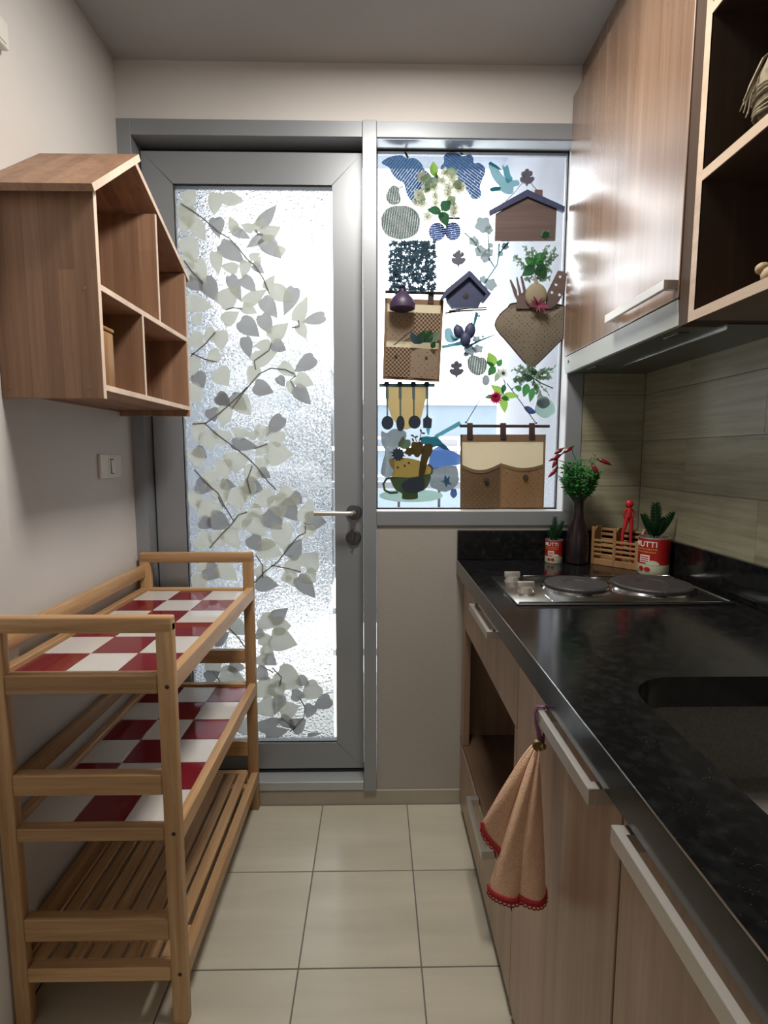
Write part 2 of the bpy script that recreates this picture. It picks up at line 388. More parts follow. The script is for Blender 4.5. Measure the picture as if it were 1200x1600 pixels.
def stk(name, col, amount, step, ang, clear_base=.12, bricks=True):
    def c(nt):
        h = hatch(step, ang, amount=amount, bricks=bricks)(nt)
        return math_(nt, 'MAXIMUM', h, clear_base)
    return lucent(name, col, .6, tuple(x*1.15 for x in col), clear=c)
M['s_blue'] = stk('blue_leaf_sticker_print', (.10, .20, .34), .5, .0080, -128, .01)
M['s_blue2'] = stk('blue_leaf_sticker_print_crossed', (.10, .19, .34), .5, .0080, -35, .01)
M['s_blue3'] = stk('blue_fruit_sticker_print', (.10, .16, .33), .5, .0066, 8, .01)
M['s_grey'] = stk('grey_fruit_sticker_print', (.17, .21, .19), .4, .0056, 96, .01, False)
M['s_grey2'] = stk('pale_hatched_sticker_print', (.26, .30, .32), .4, .0066, 118, .06)
M['s_sky'] = stk('sky_blue_sticker_print', (.13, .26, .50), .4, .0056, 92, .03)
M['s_pale'] = lucent('pale_blossom_sticker', (.40, .47, .50), .6, (.36, .44, .47), clear=.10)
M['s_paleblue'] = lucent('pale_blue_bird_sticker', (.33, .52, .58), .6, (.32, .52, .58), clear=.07)
M['s_teal'] = lucent('teal_sticker', (.06, .26, .32), .6, (.06, .26, .33), clear=.01)
M['s_teal_light'] = lucent('light_teal_sticker', (.18, .45, .52), .6, (.17, .42, .50), clear=.04)
M['s_cream'] = lucent('cream_sticker', (.62, .52, .30), .6, (.55, .46, .27), clear=.03)
M['s_bluegrey'] = lucent('blue_grey_sticker', (.22, .32, .33), .6, (.20, .29, .30), clear=.01)
M['s_slate'] = lucent('slate_sticker', (.07, .09, .12), .5, (.07, .09, .12))
M['s_cup'] = lucent('olive_green_cup_sticker', (.10, .14, .08), .55, (.13, .18, .10), clear=.01)
M['s_yellow'] = lucent('ochre_sticker', (.42, .34, .14), .6, (.42, .34, .14), clear=.01)
M['s_saucer'] = lucent('pale_green_sticker', (.45, .60, .56), .6, (.42, .56, .52), clear=.15)
M['s_brown'] = lucent('brown_flower_sticker', (.14, .105, .05), .6, (.15, .11, .05), clear=.005)
M['s_leafgreen'] = lucent('sage_sticker', (.20, .26, .18), .6, (.2, .26, .18), clear=.02)
# cloth and foliage
M['linen_dots'] = lucent('dotted_linen', (.38, .31, .24), .45, (.52, .41, .30), pattern=dots(.0135, .13))
M['linen_dots_big'] = lucent('dotted_linen_wide', (.38, .26, .15), .45, (.56, .37, .20), pattern=dots(.0130, .12))
M['linen_white_dots'] = lucent('white_dotted_linen', (.24, .165, .10), .42, (.30, .21, .125), pattern=dots(.0130, .13, (1.9, 2.0, 2.2)))
M['gingham'] = lucent('gingham_cloth', (.50, .40, .31), .45, (.62, .49, .36), pattern=gingham(.0095))
M['linen'] = lucent('sheer_linen', (.56, .50, .40), .62, (.72, .66, .52))
M['linen_grey'] = lucent('grey_linen', (.26, .225, .19), .4, (.22, .18, .15))
M['hem'] = lucent('brown_hem', (.30, .20, .13), .35, (.26, .16, .10))
M['strap'] = lucent('brown_strap', (.085, .06, .055), .2, (.05, .035, .03))
M['mitt'] = lucent('dotted_pot_holder_cloth', (.31, .27, .21), .45, (.38, .32, .24), pattern=dots(.0120, .15))
M['darkcloth'] = plain('dark_purple_cloth', (.05, .03, .075), .45, nz=.2, nscale=80)
def green(name, col, tr=.45, back=None): return lucent(name, col, tr, back or tuple(min(1, c*1.5) for c in col))
M['g_dark'] = green('dark_green_leaf', (.030, .085, .040)); M['g_mid'] = green('mid_green_leaf', (.045, .16, .05))
M['g_bright'] = green('bright_green_leaf', (.12, .24, .045), .55, (.32, .52, .10)); M['g_pale'] = green('pale_green_leaf', (.20, .26, .17), .55)
M['g_fresh'] = green('fresh_green_leaf', (.07, .30, .08), .4, (.10, .42, .10))
M['g_sage'] = green('sage_leaf', (.16, .24, .17)); M['g_box'] = green('boxwood_leaf', (.045, .08, .11), .4, (.08, .13, .17))
M['petal'] = green('cream_petal', (.46, .47, .38), .6, (.66, .68, .54)); M['bulb'] = green('papery_bulb', (.36, .32, .23), .35, (.36, .32, .23)); M['petal_white'] = green('white_petal', (.68, .70, .68), .5)
M['petal_pink'] = green('pink_petal', (.42, .03, .10), .45, (.60, .06, .16)); M['petal_mauve'] = green('mauve_petal', (.30, .08, .13), .45, (.36, .10, .16))
M['stemgreen'] = plain('green_stem', (.05, .10, .04), .6)
M['twig'] = plain('dark_twig', (.05, .035, .03), .8); M['cord'] = plain('dark_cord', (.03, .03, .045), .8)
M['hook'] = plain('translucent_grey_hook', (.09, .09, .13), .3); M['chilli'] = plain('glossy_red_chilli', (.20, .010, .02), .25)
M['vase'] = plain('black_ceramic', (.016, .010, .012), .22, bmp=.05, nscale=50)
M['red_plastic'] = plain('red_plastic', (.48, .02, .03), .3)
M['can_red'] = plain('red_can_label', (.36, .014, .014), .3); M['can_cream'] = plain('cream_can_label', (.55, .58, .44), .35)
M['can_white'] = plain('white_can_print', (.80, .74, .70), .4); M['gold'] = plain('gold_print', (.55, .28, .06), .35)
M['soil'] = plain('dark_soil', (.02, .015, .01), .95)
def terry():
    m, nt = mat('peach_towelling'); p = principled(nt, (.60, .34, .20), .95, 0, .1)
    p.inputs['Sheen Weight'].default_value = .3
    n = N(nt, 'ShaderNodeTexNoise'); n.inputs['Scale'].default_value = 420; n.inputs['Detail'].default_value = 3; L(nt, coords(nt), n.inputs['Vector'])
    L(nt, ramp(nt, n.outputs[0], [(.3, (.72, .43, .27)), (.7, (.90, .62, .43))]), p.inputs['Base Color']); bump(nt, p, n.outputs[0], .6, .002)
    return m
M['towel'] = terry(); M['crochet'] = plain('red_crochet', (.42, .03, .035), .9, nz=.3, nscale=400)
M['purple'] = plain('purple_cord', (.20, .07, .17), .7, nz=.4, nscale=300); M['brass'] = plain('aged_brass', (.30, .22, .10), .35, 1)
M['raffia'] = plain('dry_raffia', (.20, .165, .105), .8, nz=.35, nscale=90); M['ginger'] = plain('dried_ginger', (.42, .32, .20), .7, nz=.2, nscale=60, bmp=.4)
M['hood'] = plain('pale_grey_enamel', (.50, .53, .51), .3, .1); M['hood_under'] = plain('greenish_filter_metal', (.15, .16, .135), .35, .5)
M['sink'] = plain('dark_composite_sink', (.20, .19, .17), .4, .1, nz=.15, nscale=200)

# ================================================================= STRUCTURE
YW = 1.7545; XL = -.80; XR = .8955; ZC = 2.44; YB = -3.1
# floor: grout bed with separate tiles
fl = B(XL-.1, XR+.1, YB, 1.86, -.06, -.002).build('floor', M['grout'], kind='structure', off=(0, 0, 0))
S = .3; gx = -.188; gy = 1.452; shared = {}
xs = [gx+S*k for k in range(-3, 5)]; ys = [gy+S*k for k in range(-8, 2)]
for i in range(len(xs)-1):
    for j in range(len(ys)-1):
        x0, x1, y0, y1 = max(xs[i], XL), min(xs[i+1], XR), ys[j], min(ys[j+1], 1.7545)
        if x1-x0 < .02: continue
        key = (round(x1-x0, 3), round(y1-y0, 3))
        if key not in shared:
            g = B(-key[0]/2+.0016, key[0]/2-.0016, -key[1]/2+.0016, key[1]/2-.0016, -.004, .0005, .0009)
            t = g.build('floor_tile', M['floor_tile'], parent=fl); shared[key] = t.data
        else:
            t = bpy.data.objects.new('floor_tile', shared[key]); COL.objects.link(t); t.parent = fl
        t.location = ((x0+x1)/2, (y0+y1)/2, 0)
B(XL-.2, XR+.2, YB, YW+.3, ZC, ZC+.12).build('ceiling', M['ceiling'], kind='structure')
# left wall: the nearer stretch stands 1.5 cm proud
wl = shell('wall_left')
B(XL-.15, XL, YB, YW+.3, -.02, ZC+.01).build('wall_face', M['wall'], wl)
B(XL-.05, XL+.010, YB+.02, 1.137, 0, ZC, .002).build('wall_pier', M['wall'], wl)
wr = shell('wall_right')
B(XR, XR+.15, YB, YW+.15, -.02, ZC+.01).build('wall_face', M['wall'], wr)
B(XL-.2, XR+.2, YB-.1, YB, -.02, ZC+.05).build('wall_front', M['wall'], kind='structure')
# end wall with door and window
wb = shell('wall_back')
B(XL-.05, XR+.05, YW, YW+.14, 2.2725, ZC+.02).build('lintel', M['wall'], wb)
B(.004, XR+.05, YW+.002, YW+.14, .056, 1.005).build('parapet_panel', M['board'], wb)
B(.684, XR+.05, YW+.004, YW+.14, .9, 2.28).build('wall_face', M['wall'], wb)
B(XL-.05, XR+.05, YW-.001, YW+.14, -.03, .0555, .003).build('baseboard_back', M['plinth'], kind='structure')
# wall tiles: long striated planks on both walls by the hob
def planks(parent, axis, a0, a1, z0, z1, face, h=.149, ln=.6, stag=.3):
    z = z0; r = 0
    while z < z1-.01:
        zz = min(z+h, z1); a = a0-(stag if r % 2 else 0)
        while a < a1-.005:
            s0, s1 = max(a, a0), min(a+ln, a1)
            if s1-s0 > .01:
                if axis == 'X': g = B(s0+.0003, s1-.0003, face-.006, face, z+.0003, zz-.0003, .0003)
                else: g = B(face-.006, face, s0+.0003, s1-.0003, z+.0003, zz-.0003, .0003)
                g.build('wall_tile', M['wall_tile'], parent)
            a += ln
        z += h+.001; r += 1
planks(wb, 'X', .686, XR-.006, .99, 1.60, YW+.002)
planks(wr, 'Y', -.6, YW-.006, .99, 1.60, XR)
# joinery frame shared by door and window
d1 = shell('door_1', (0, YW, 0))
B(XL-.02, -.757, YW-.004, YW+.10, .056, 2.2725, .001).build('door_jamb', M['alu'], d1)
B(-.757, -.041, YW-.004, YW+.10, 2.226, 2.2725, .001).build('door_head', M['alu'], d1)
B(-.757, -.041, YW-.004, YW+.10, .056, .089, .002).build('door_sill', M['alu_light'], d1)
t2 = B(-.0405, .0035, YW-.010, YW+.10, .056, 2.2725, .0012).build('trim_1', M['alu'], kind='structure')
def mitred(parent, name, x0, x1, z0, z1, w, y0, y1, m):
    O = [(x0, z0), (x1, z0), (x1, z1), (x0, z1)]; I = [(x0+w, z0+w), (x1-w, z0+w), (x1-w, z1-w), (x0+w, z1-w)]
    for i in range(4):
        j = (i+1) % 4; q = [O[i], O[j], I[j], I[i]]
        c = (sum(p[0] for p in q)/4, sum(p[1] for p in q)/4)
        q = [(p[0]+(.0007 if p[0] < c[0] else -.0007), p[1]+(.0007 if p[1] < c[1] else -.0007)) for p in q]
        G().prism([(a, y0, b) for a, b in q], (0, y1-y0, 0)).build(name, m, parent)
DY = YW+.05
mitred(d1, 'leaf_frame', -.7515, -.0425, .107, 2.208, .0985, DY, DY+.045, M['alu'])
g = G()
for a in ((-.654, -.6505, .2055, 2.1095), (-.141, -.1375, .2055, 2.1095), (-.654, -.1375, .2055, .209), (-.654, -.1375, 2.106, 2.1095)):
    g.box(a[0], a[1], DY+.006, DY+.03, a[2], a[3])
g.build('glazing_gasket', M['gasket'], d1)
B(-.655, -.137, DY+.018, DY+.024, .205, 2.110).build('glass_pane', M['glass'], d1)
B(-.7575, -.750, DY+.02, DY+.04, .09, 2.225).build('door_seal', M['gasket'], d1)
B(-.757, -.04, DY+.022, DY+.04, 2.205, 2.226).build('door_seal', M['gasket'], d1)
B(-.757, -.04, DY+.022, DY+.04, .088, .108).build('door_seal', M['gasket'], d1)
# lever and thumb-turn
h = G().lathe((-.074, DY, 1.046), [(.0265, 0), (.0265, .006), (.024, .009), (.012, .0095), (.0115, .03)], 32, 'Y')
hd = h.build('door_handle', M['steel_dark'], d1, label='dark round rose of the door lever')
G().tube([(-.074, DY-.030, 1.046), (-.074, DY-.046, 1.046), (-.080, DY-.052, 1.046), (-.095, DY-.053, 1.046), (-.207, DY-.053, 1.047)], .0085, 14).build('lever', M['steel'], hd)
k = G().lathe((-.077, DY, .957), [(.0265, 0), (.0265, .005), (.024, .008), (.019, .0085), (.018, .006)], 32, 'Y').build('thumb_turn', M['steel_dark'], d1)
G().box(-.0805, -.0735, DY-.022, DY-.006, .941, .973, .002, 2).build('turn_knob', M['steel_dark'], k)
# window
w1 = shell('window_1', (0, YW, 0))
B(.0035, .684, YW-.004, YW+.10, 2.226, 2.2725, .001).build('window_head', M['alu'], w1)
B(.0035, .684, YW-.004, YW+.10, 1.006, 1.0535, .001).build('window_sill', M['alu'], w1)
B(.632, .684, YW-.004, YW+.10, 1.05, 2.23, .001).build('window_jamb', M['alu'], w1)
B(.6295, .6325, YW-.001, YW+.07, 1.054, 2.226).build('window_reveal', M['rail'], w1)  # whiter than the jamb: daylight on its side put into the colour
B(.0035, .632, YW-.001, YW+.07, 1.053, 1.0555).build('window_reveal', M['rail'], w1)
B(.0035, .632, YW+.002, YW+.07, 2.2235, 2.226).build('window_reveal', M['alu_light'], w1)
GY = YW+.060                                    # room face of the glass
g = G()
g.box(.0035, .0075, GY-.004, GY+.012, 1.055, 2.2235); g.box(.6255, .6295, GY-.004, GY+.012, 1.055, 2.2235)
g.box(.0035, .63, GY-.004, GY+.012, 1.0555, 1.0605); g.box(.0035, .63, GY-.004, GY+.012, 2.217, 2.2235)
g.build('glazing_gasket', M['gasket'], w1)
B(.004, .629, GY, GY+.006, 1.056, 2.223).build('glass_pane', M['glass'], w1)

# ================================================================= LEAF FILM ON THE DOOR
FY = DY+.0172
film = thing('window_film', (-.40, FY, .21), 'rippled privacy film with frosted climbing leaves, stuck on the door glass', 'window film')
B(-.6495, -.152, FY-.0005, FY, .215, 2.100).build('film_sheet', M['film'], film)
LAYER = [0]
def fleaf(b, t, wd, solid, layer):
    LAYER[0] += 1
    b = Vector(b); t = Vector(t); d = t-b; Ln = d.length*1.12; d = d/d.length; b = b-d*(Ln*.06); wd *= 1.16 if b.y > 600 else 1.0; n = Vector((-d.y, d.x))
    prof = [(0, .06), (-.045, .22), (.0, .40), (.10, .50), (.28, .555), (.46, .50), (.64, .37), (.80, .21), (.92, .08), (1, 0)]
    asy = random.uniform(.88, 1.12)
    P = [b+d*(u*Ln)+n*(v*wd*asy) for u, v in prof]+[b+d*(u*Ln)-n*(v*wd*(2-asy)) for u, v in prof[-2::-1]]
    pts = []
    for p in P:
        q = U(p.x, p.y, 'Y', FY); q.x = min(max(q.x, -.648), -.153); q.z = min(max(q.z, .216), 2.099); pts.append((q.x, FY-.0006-.000015*LAYER[0], q.z))
    g = G(); g.prism(pts, (0, -.0001, 0)); g.build('leaf', M['leaf_film' if solid else 'leaf_film_sheer'], film)
def batch(ox, oy, s, lst, solid, layer):
    for i, (a, b, c, d, wd) in enumerate(lst):
        if abs(a-c)+abs(b-d) < 8: continue
        fleaf((ox+a/s, oy+b/s), (ox+c/s, oy+d/s), wd/s, solid, layer+(i % 5)*.35)
S1 = [(335,145,320,285,95),(390,170,518,190,90),(460,385,425,295,68),(575,385,500,348,62),(585,385,637,310,62),(650,425,762,365,100),(735,530,803,512,75),
 (565,575,632,540,48),(600,615,632,560,45),(330,540,350,680,82),(470,650,365,625,72),(540,600,510,703,74),(670,775,723,690,68),(370,880,488,765,128),(530,870,670,785,88),
 (710,790,850,860,108),(875,985,940,835,88),(515,900,605,940,76),(390,1000,485,935,94),(350,1070,372,1190,104),(700,1100,815,1010,104),(885,1020,935,1110,74),(690,1150,585,1160,70),
 (590,1265,740,1200,104),(600,1310,560,1415,88),(340,1330,415,1425,125),(770,1290,870,1365,84),(830,1400,835,1480,55),(880,1370,985,1420,96),(320,1060,255,1130,80),(350,1210,270,1270,84),
 (180,330,260,455,98),(110,210,150,360,116),(130,450,200,600,120),(200,600,260,740,118),(150,860,310,900,110),(165,1100,250,1170,110),(190,960,235,1020,70),(130,130,190,210,100),
 (140,240,120,420,110),(115,560,190,640,90),(190,1240,180,1360,90),(150,1440,230,1540,110)]
S1b = [(330,310,350,430,98),(370,490,520,600,110),(625,350,735,220,85),(450,390,560,440,66),(640,430,540,500,66),(650,450,765,570,110),(585,620,655,675,55),(430,700,500,860,80),(510,710,600,800,82),
 (650,850,740,970,100),(850,780,790,950,96),(500,1000,620,1095,118),(640,960,700,1080,96),(530,1110,560,1240,78),(1050,960,910,1000,78),(980,1240,860,1330,98),(870,1440,965,1550,80),(720,1140,800,1190,88),
 (160,700,240,790,108),(260,720,340,860,110),(600,1420,715,1470,88),(340,1500,430,1560,78),(440,1500,540,1586,90),(750,1370,790,1430,60),(200,1350,250,1440,95)]
S2 = [(330,90,420,180,92),(270,140,255,250,76),(120,230,100,350,70),(160,290,200,385,90),(265,280,250,365,88),(365,265,350,330,76),(430,280,440,330,60),(490,250,470,330,70),(570,290,580,370,86),(500,355,450,420,60),
 (520,400,665,410,112),(95,390,130,495,82),(265,450,270,560,86),(340,410,330,520,118),(440,490,400,580,90),(485,440,490,505,70),(195,510,150,600,80),(230,580,265,700,100),(320,620,350,740,120),(400,580,390,690,80),
 (118,735,265,720,96),(535,640,430,725,76),(590,640,700,705,90),(560,660,605,790,98),(420,730,490,780,68),(400,790,510,890,96),(395,765,310,850,80),(735,800,775,680,82),(750,830,740,900,78),
 (600,830,620,975,100),(200,880,265,950,72),(270,860,350,960,86),(110,900,200,960,92),(480,945,580,930,58),(480,960,600,1000,96),(230,1070,340,1145,90),(120,1050,170,1080,70),(640,1040,715,1100,80),
 (740,1070,810,990,110),(650,1120,690,1190,60),(740,1110,800,1160,80),(460,1080,505,1130,70),(610,1120,660,1150,52),(80,640,110,740,70),(130,1120,100,1230,80)]
S2b = [(230,80,290,120,60),(185,150,210,220,70),(100,380,160,430,62),(320,350,460,370,62),(600,200,515,300,70),(250,580,330,600,52),(105,590,195,620,80),(390,590,490,620,90),(470,510,535,550,52),(510,760,600,850,110),
 (610,700,690,800,90),(665,650,720,700,62),(745,800,860,810,92),(130,800,190,840,70),(190,780,300,840,92),(650,1010,715,910,80),(420,900,480,980,80),(160,1080,240,1130,92),(460,1160,580,1180,80),(700,1140,795,1250,80)]
S3 = [(480,250,550,300,90),(560,300,655,290,90),(550,350,690,400,112),(470,370,550,360,62),(490,420,555,460,62),(470,470,510,520,70),(180,500,240,560,90),(250,580,390,620,112),(470,620,560,700,112),(590,560,720,650,122),
 (560,630,600,720,90),(810,640,720,710,92),(600,800,700,760,90),(480,740,550,820,100),(290,700,380,760,90),(180,700,260,780,100),(210,840,330,880,100),(360,860,440,930,80),(310,280,390,340,80),(150,900,230,950,80)]
S3b = [(545,260,635,190,72),(455,330,500,350,60),(460,545,525,605,72),(510,470,570,520,60),(700,600,765,640,52),(665,690,740,700,60),(590,700,560,810,62),(880,720,790,770,72),(780,760,750,830,60),(520,870,605,840,52),
 (515,930,640,900,60),(670,900,740,840,80),(470,900,510,840,60),(760,930,835,920,20),(600,830,680,890,60),(300,520,385,540,60),(160,600,240,560,62),(205,380,290,330,70)]
batch(260, 270, 4.286, S1b, False, 0); batch(280, 600, 3.75, S2b, False, 0); batch(280, 900, 3.75, S3b, False, 0)
batch(260, 270, 4.286, S1, True, 2.5); batch(280, 600, 3.75, S2, True, 2.5); batch(280, 900, 3.75, S3, True, 2.5)
def fstem(ox, oy, s, pts, wd=2.0, up=False):
    P = []
    for x, y in pts:
        q = U(ox+x/s, oy+y/s, 'Y', FY); P.append(Vector((min(max(q.x, -.647), -.155), FY-.0042-.00002*LAYER[0]*0, min(max(q.z, .217), 2.098))))
    a = []; b = []
    for i, p in enumerate(P):
        t = (P[min(i+1, len(P)-1)]-P[max(i-1, 0)]).normalized(); n = Vector((-t.z, 0, t.x))*(.00105*wd)
        a.append(p+n); b.append(p-n)
    G().prism(a+b[::-1], (0, -.0002, 0)).build('stem', M['stem_film'], film)
for p in [[(100,210),(180,260),(260,320),(350,400),(420,440),(480,500),(540,580),(590,620),(650,710),(690,810)],[(120,590),(170,660),(250,740)],[(165,1230),(260,1150),(330,1070)],[(400,920),(450,905),(510,915)],
          [(440,1580),(520,1470),(570,1410),(620,1350),(700,1310),(800,1320),(860,1350)],[(710,1130),(690,1190),(590,1260),(600,1320)],[(885,990),(890,1030),(840,1040)],[(170,1210),(260,1250),(340,1270)],[(600,385),(610,410),(650,420)],
          [(860,1440),(830,1390),(870,1360)]]: fstem(260, 270, 4.286, p)
for p in [[(400,20),(330,90),(240,170),(160,230),(80,235)],[(150,230),(230,300),(310,360),(400,430),(460,490),(520,570),(570,620)],[(430,480),(400,560),(420,640)],[(90,500),(150,570),(230,640),(270,720),(320,800)],
          [(180,960),(250,880),(310,820),(350,765),(400,750)],[(420,1190),(500,1100),(580,1040),(640,960),(700,890),(740,870),(740,830)],[(540,1060),(640,1080),(715,1100)],[(450,1000),(490,1060),(490,1130)],[(440,380),(520,350)],
          [(260,720),(230,660)]]: fstem(280, 600, 3.75, p)
for p in [[(200,560),(260,640),(330,700)],[(550,540),(600,590),(590,640)],[(700,700),(740,770),(730,830),(650,910)],[(600,830),(680,890)],[(470,520),(550,560)],[(290,300),(350,360),(390,420)]]: fstem(280, 900, 3.75, p)

# ================================================================= OUTSIDE: balcony, railing, houses
B(-1.6, 1.4, YW+.14, 3.0, -.12, -.04).build('balcony_floor', M['bright'], kind='structure')
B(-1.6, 1.4, YW+.14, 2.93, 2.735, 2.86).build('balcony_ceiling', M['mottled'], kind='structure')
B(.668, .80, YW+.14, 2.93, -.1, 2.735).build('balcony_wall_right', M['concrete'], kind='structure')
B(-1.1, -.845, YW+.14, 2.93, -.1, 2.735).build('balcony_wall_left', M['mottled'], kind='structure')
rl = thing('balcony_railing', (-.1, 2.86, -.04), 'white balcony railing of flat horizontal bars beyond the glass', 'railing')
for z in (.12, .36, .60, .84): B(-.845, .668, 2.85, 2.87, z, z+.035, .002).build('rail', M['rail'], rl)
B(-.845, .668, 2.835, 2.885, 1.06, 1.10, .004).build('top_rail', M['rail'], rl)
for x in (-.75, -.27, .12, .34, .56): B(x, x+.014, 2.852, 2.868, -.04, 1.06).build('post', M['steel_dark'], rl)
def house(x0, x1, y0, y1, h, label, roofm, n, wm, bands=()):
    t = thing('house', ((x0+x1)/2, y0, -3), label, 'building')
    w_ = B(x0, x1, y0, y1, -3, h).build('wall', wm, t)
    B(x0-.15, x1+.15, y0-.15, y1+.15, h, h+.12, .02).build('roof', roofm, t)
    for z in bands: B(x0-.05, x1+.05, y0-.30, y0+.02, z, z+.10).build('ledge', M['rail'], t)
    for i in range(n):
        xx = x0+(i+.5)*(x1-x0)/n
        f = B(xx-.45, xx+.45, y0-.04, y0+.02, h-1.75, h-.75, .01).build('window', M['rail'], t)
        B(xx-.38, xx+.38, y0-.05, y0-.03, h-1.68, h-.82).build('pane', M['steel_dark'] if i % 2 else M['far'], f)
house(-1.0, 6, 13, 18, 2.45, 'low pale blue-grey building seen through the clear window', M['alu_light'], 4, M['far'], (1.35,))
house(-6.5, -1.4, 12.2, 18, 3.95, 'taller grey building blurred behind the rippled door glass', M['rail'], 5, M['far2'], (-1.6, -.4, .9, 2.1, 2.9))

# ================================================================= WORKTOP, UNITS
wt = thing('worktop', (.58, .9, .8412), 'polished black speckled granite worktop with upstand and sink cut-out', 'worktop')
CX0, CX1, CZ = .2754, XR, .8912; YN = -.5
SX0, SX1, SY0, SY1 = .385, .80, .10, .795
def slab_with_hole():
    g = G(); b = g.b
    out = [(CX0, YN), (CX1, YN), (CX1, YW), (CX0, YW)]
    r = .085; inn = []
    for cx, cy, a0 in ((SX1-r, SY1-r, 0), (SX0+r, SY1-r, 90), (SX0+r, SY0+r, 180), (SX1-r, SY0+r, 270)):
        for k in range(9):
            a = math.radians(a0+k*90/8); inn.append((cx+r*math.cos(a), cy+r*math.sin(a)))
    for z in (CZ, CZ-.05):
        vo = [b.verts.new((x, y, z)) for x, y in out]; vi = [b.verts.new((x, y, z)) for x, y in inn]
        eo = [b.edges.new((vo[i], vo[(i+1) % 4])) for i in range(4)]; ei = [b.edges.new((vi[i], vi[(i+1) % len(vi)])) for i in range(len(vi))]
        bmesh.ops.triangle_fill(b, edges=eo+ei, use_beauty=True)
        if z == CZ: t, ti = vo, vi
        else:
            for i in range(4): b.faces.new((t[i], t[(i+1) % 4], vo[(i+1) % 4], vo[i]))
            n = len(vi)
            for i in range(n): b.faces.new((ti[i], ti[(i+1) % n], vi[(i+1) % n], vi[i]))
    return g
slab_with_hole().build('slab', M['granite'], wt)
B(CX0-.0008, CX0+.0008, YN, YW-.001, CZ-.0022, CZ+.0003, .0006).build('edge_highlight', M['chrome'], wt)  # thin bright strip that draws the highlight along the slab's front edge
B(CX0, CX1-.02, YW-.020, YW-.0005, CZ, CZ+.0995, .002).build('upstand', M['granite'], wt)
B(CX1-.020, CX1-.0005, YN, YW-.0005, CZ, CZ+.0995, .002).build('upstand', M['granite'], wt)
# sink
sk = thing('sink', (.59, .45, .60), 'dark undermounted sink basin below the right of the worktop', 'sink')
g = G()
x0, x1, y0, y1 = SX0-.008, SX1+.008, SY0-.008, SY1+.008
def rr(x0, x1, y0, y1, r, z):
    P = []
    for cx, cy, a0 in ((x1-r, y1-r, 0), (x0+r, y1-r, 90), (x0+r, y0+r, 180), (x1-r, y0+r, 270)):
        for k in range(7):
            a = math.radians(a0+k*15); P.append((cx+r*math.cos(a), cy+r*math.sin(a), z))
    return P
rings = [rr(x0-.012, x1+.012, y0-.012, y1+.012, .095, .8405), rr(x0, x1, y0, y1, .088, .8405), rr(x0+.004, x1-.004, y0+.004, y1-.004, .085, .80),
         rr(x0+.010, x1-.010, y0+.010, y1-.010, .08, .72), rr(x0+.035, x1-.035, y0+.035, y1-.035, .06, .700), rr(x0+.15, x1-.15, y0+.2, y1-.2, .03, .697)]
vr = [[g.b.verts.new(p) for p in q] for q in rings]
for i in range(len(vr)-1):
    n = len(vr[i])
    for k in range(n): g.b.faces.new((vr[i][k], vr[i][(k+1) % n], vr[i+1][(k+1) % n], vr[i+1][k]))
g.b.faces.new(vr[-1]); g.build('basin', M['sink'], sk)
G().lathe((.59, .45, .696), [(.045, 0), (.045, .003), (.036, .004), (.030, .002), (.010, .003)], 28).build('drain', M['chrome'], sk)
# base units
DX = .295
def handle(parent, x_out, xf, y0, y1, z0, z1, name='handle', w_=.010):
    g = G(); g.box(x_out, x_out+w_, y0, y1, z0, z1, .0008)
    g.box(x_out+.0095, xf, y0+.0006, y0+.016, z0+.0004, z1-.0004, .0004); g.box(x_out+.0095, xf, y1-.016, y1-.0006, z0+.0004, z1-.0004, .0004)
    return g.build(name, M['steel'], parent)
u1 = thing('base_unit', (.58, 1.39, .03), 'walnut base unit under the hob with open niche between two drawers', 'cabinet')
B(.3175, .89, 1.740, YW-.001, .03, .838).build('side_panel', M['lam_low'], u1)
B(.300, .3175, 1.70, 1.754, .03, .838).build('filler_strip', M['lam_low'], u1)
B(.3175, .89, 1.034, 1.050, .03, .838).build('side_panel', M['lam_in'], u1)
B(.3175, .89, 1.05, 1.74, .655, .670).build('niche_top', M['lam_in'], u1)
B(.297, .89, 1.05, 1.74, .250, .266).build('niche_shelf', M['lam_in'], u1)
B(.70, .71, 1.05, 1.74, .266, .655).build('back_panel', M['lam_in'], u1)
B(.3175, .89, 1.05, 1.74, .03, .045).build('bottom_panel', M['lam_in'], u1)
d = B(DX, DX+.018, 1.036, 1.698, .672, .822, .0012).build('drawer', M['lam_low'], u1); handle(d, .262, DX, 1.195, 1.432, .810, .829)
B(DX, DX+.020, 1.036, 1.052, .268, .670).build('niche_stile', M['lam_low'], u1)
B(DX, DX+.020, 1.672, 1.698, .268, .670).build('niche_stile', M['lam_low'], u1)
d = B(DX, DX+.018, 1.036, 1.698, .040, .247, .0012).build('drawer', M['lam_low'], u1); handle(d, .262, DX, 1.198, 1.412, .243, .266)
B(.309, .320, YN, 1.75, 0, .034).build('trim_2', M['groove'], kind='structure')
def base_unit(y0, y1, hy0, hy1, label):
    u = thing('base_unit', (.58, (y0+y1)/2, .03), label, 'cabinet')
    B(.3175, .89, y0+.001, y0+.017, .03, .685).build('side_panel', M['lam_in'], u); B(.3175, .89, y1-.017, y1-.001, .03, .685).build('side_panel', M['lam_in'], u)
    B(.3175, .89, y0+.017, y1-.017, .03, .046).build('bottom_panel', M['lam_in'], u)
    d = B(DX, DX+.018, y0+.0012, y1-.0012, .040, .832, .0012).build('door', M['lam_low'], u)
    handle(d, .262, DX, hy0, hy1, .811, .833); return u
base_unit(.581, 1.034, .602, .820, 'walnut base unit with the peach towel hanging from its bar handle')
base_unit(.125, .579, .318, .540, 'nearest walnut base unit, bar handle cut by the bottom of the frame')
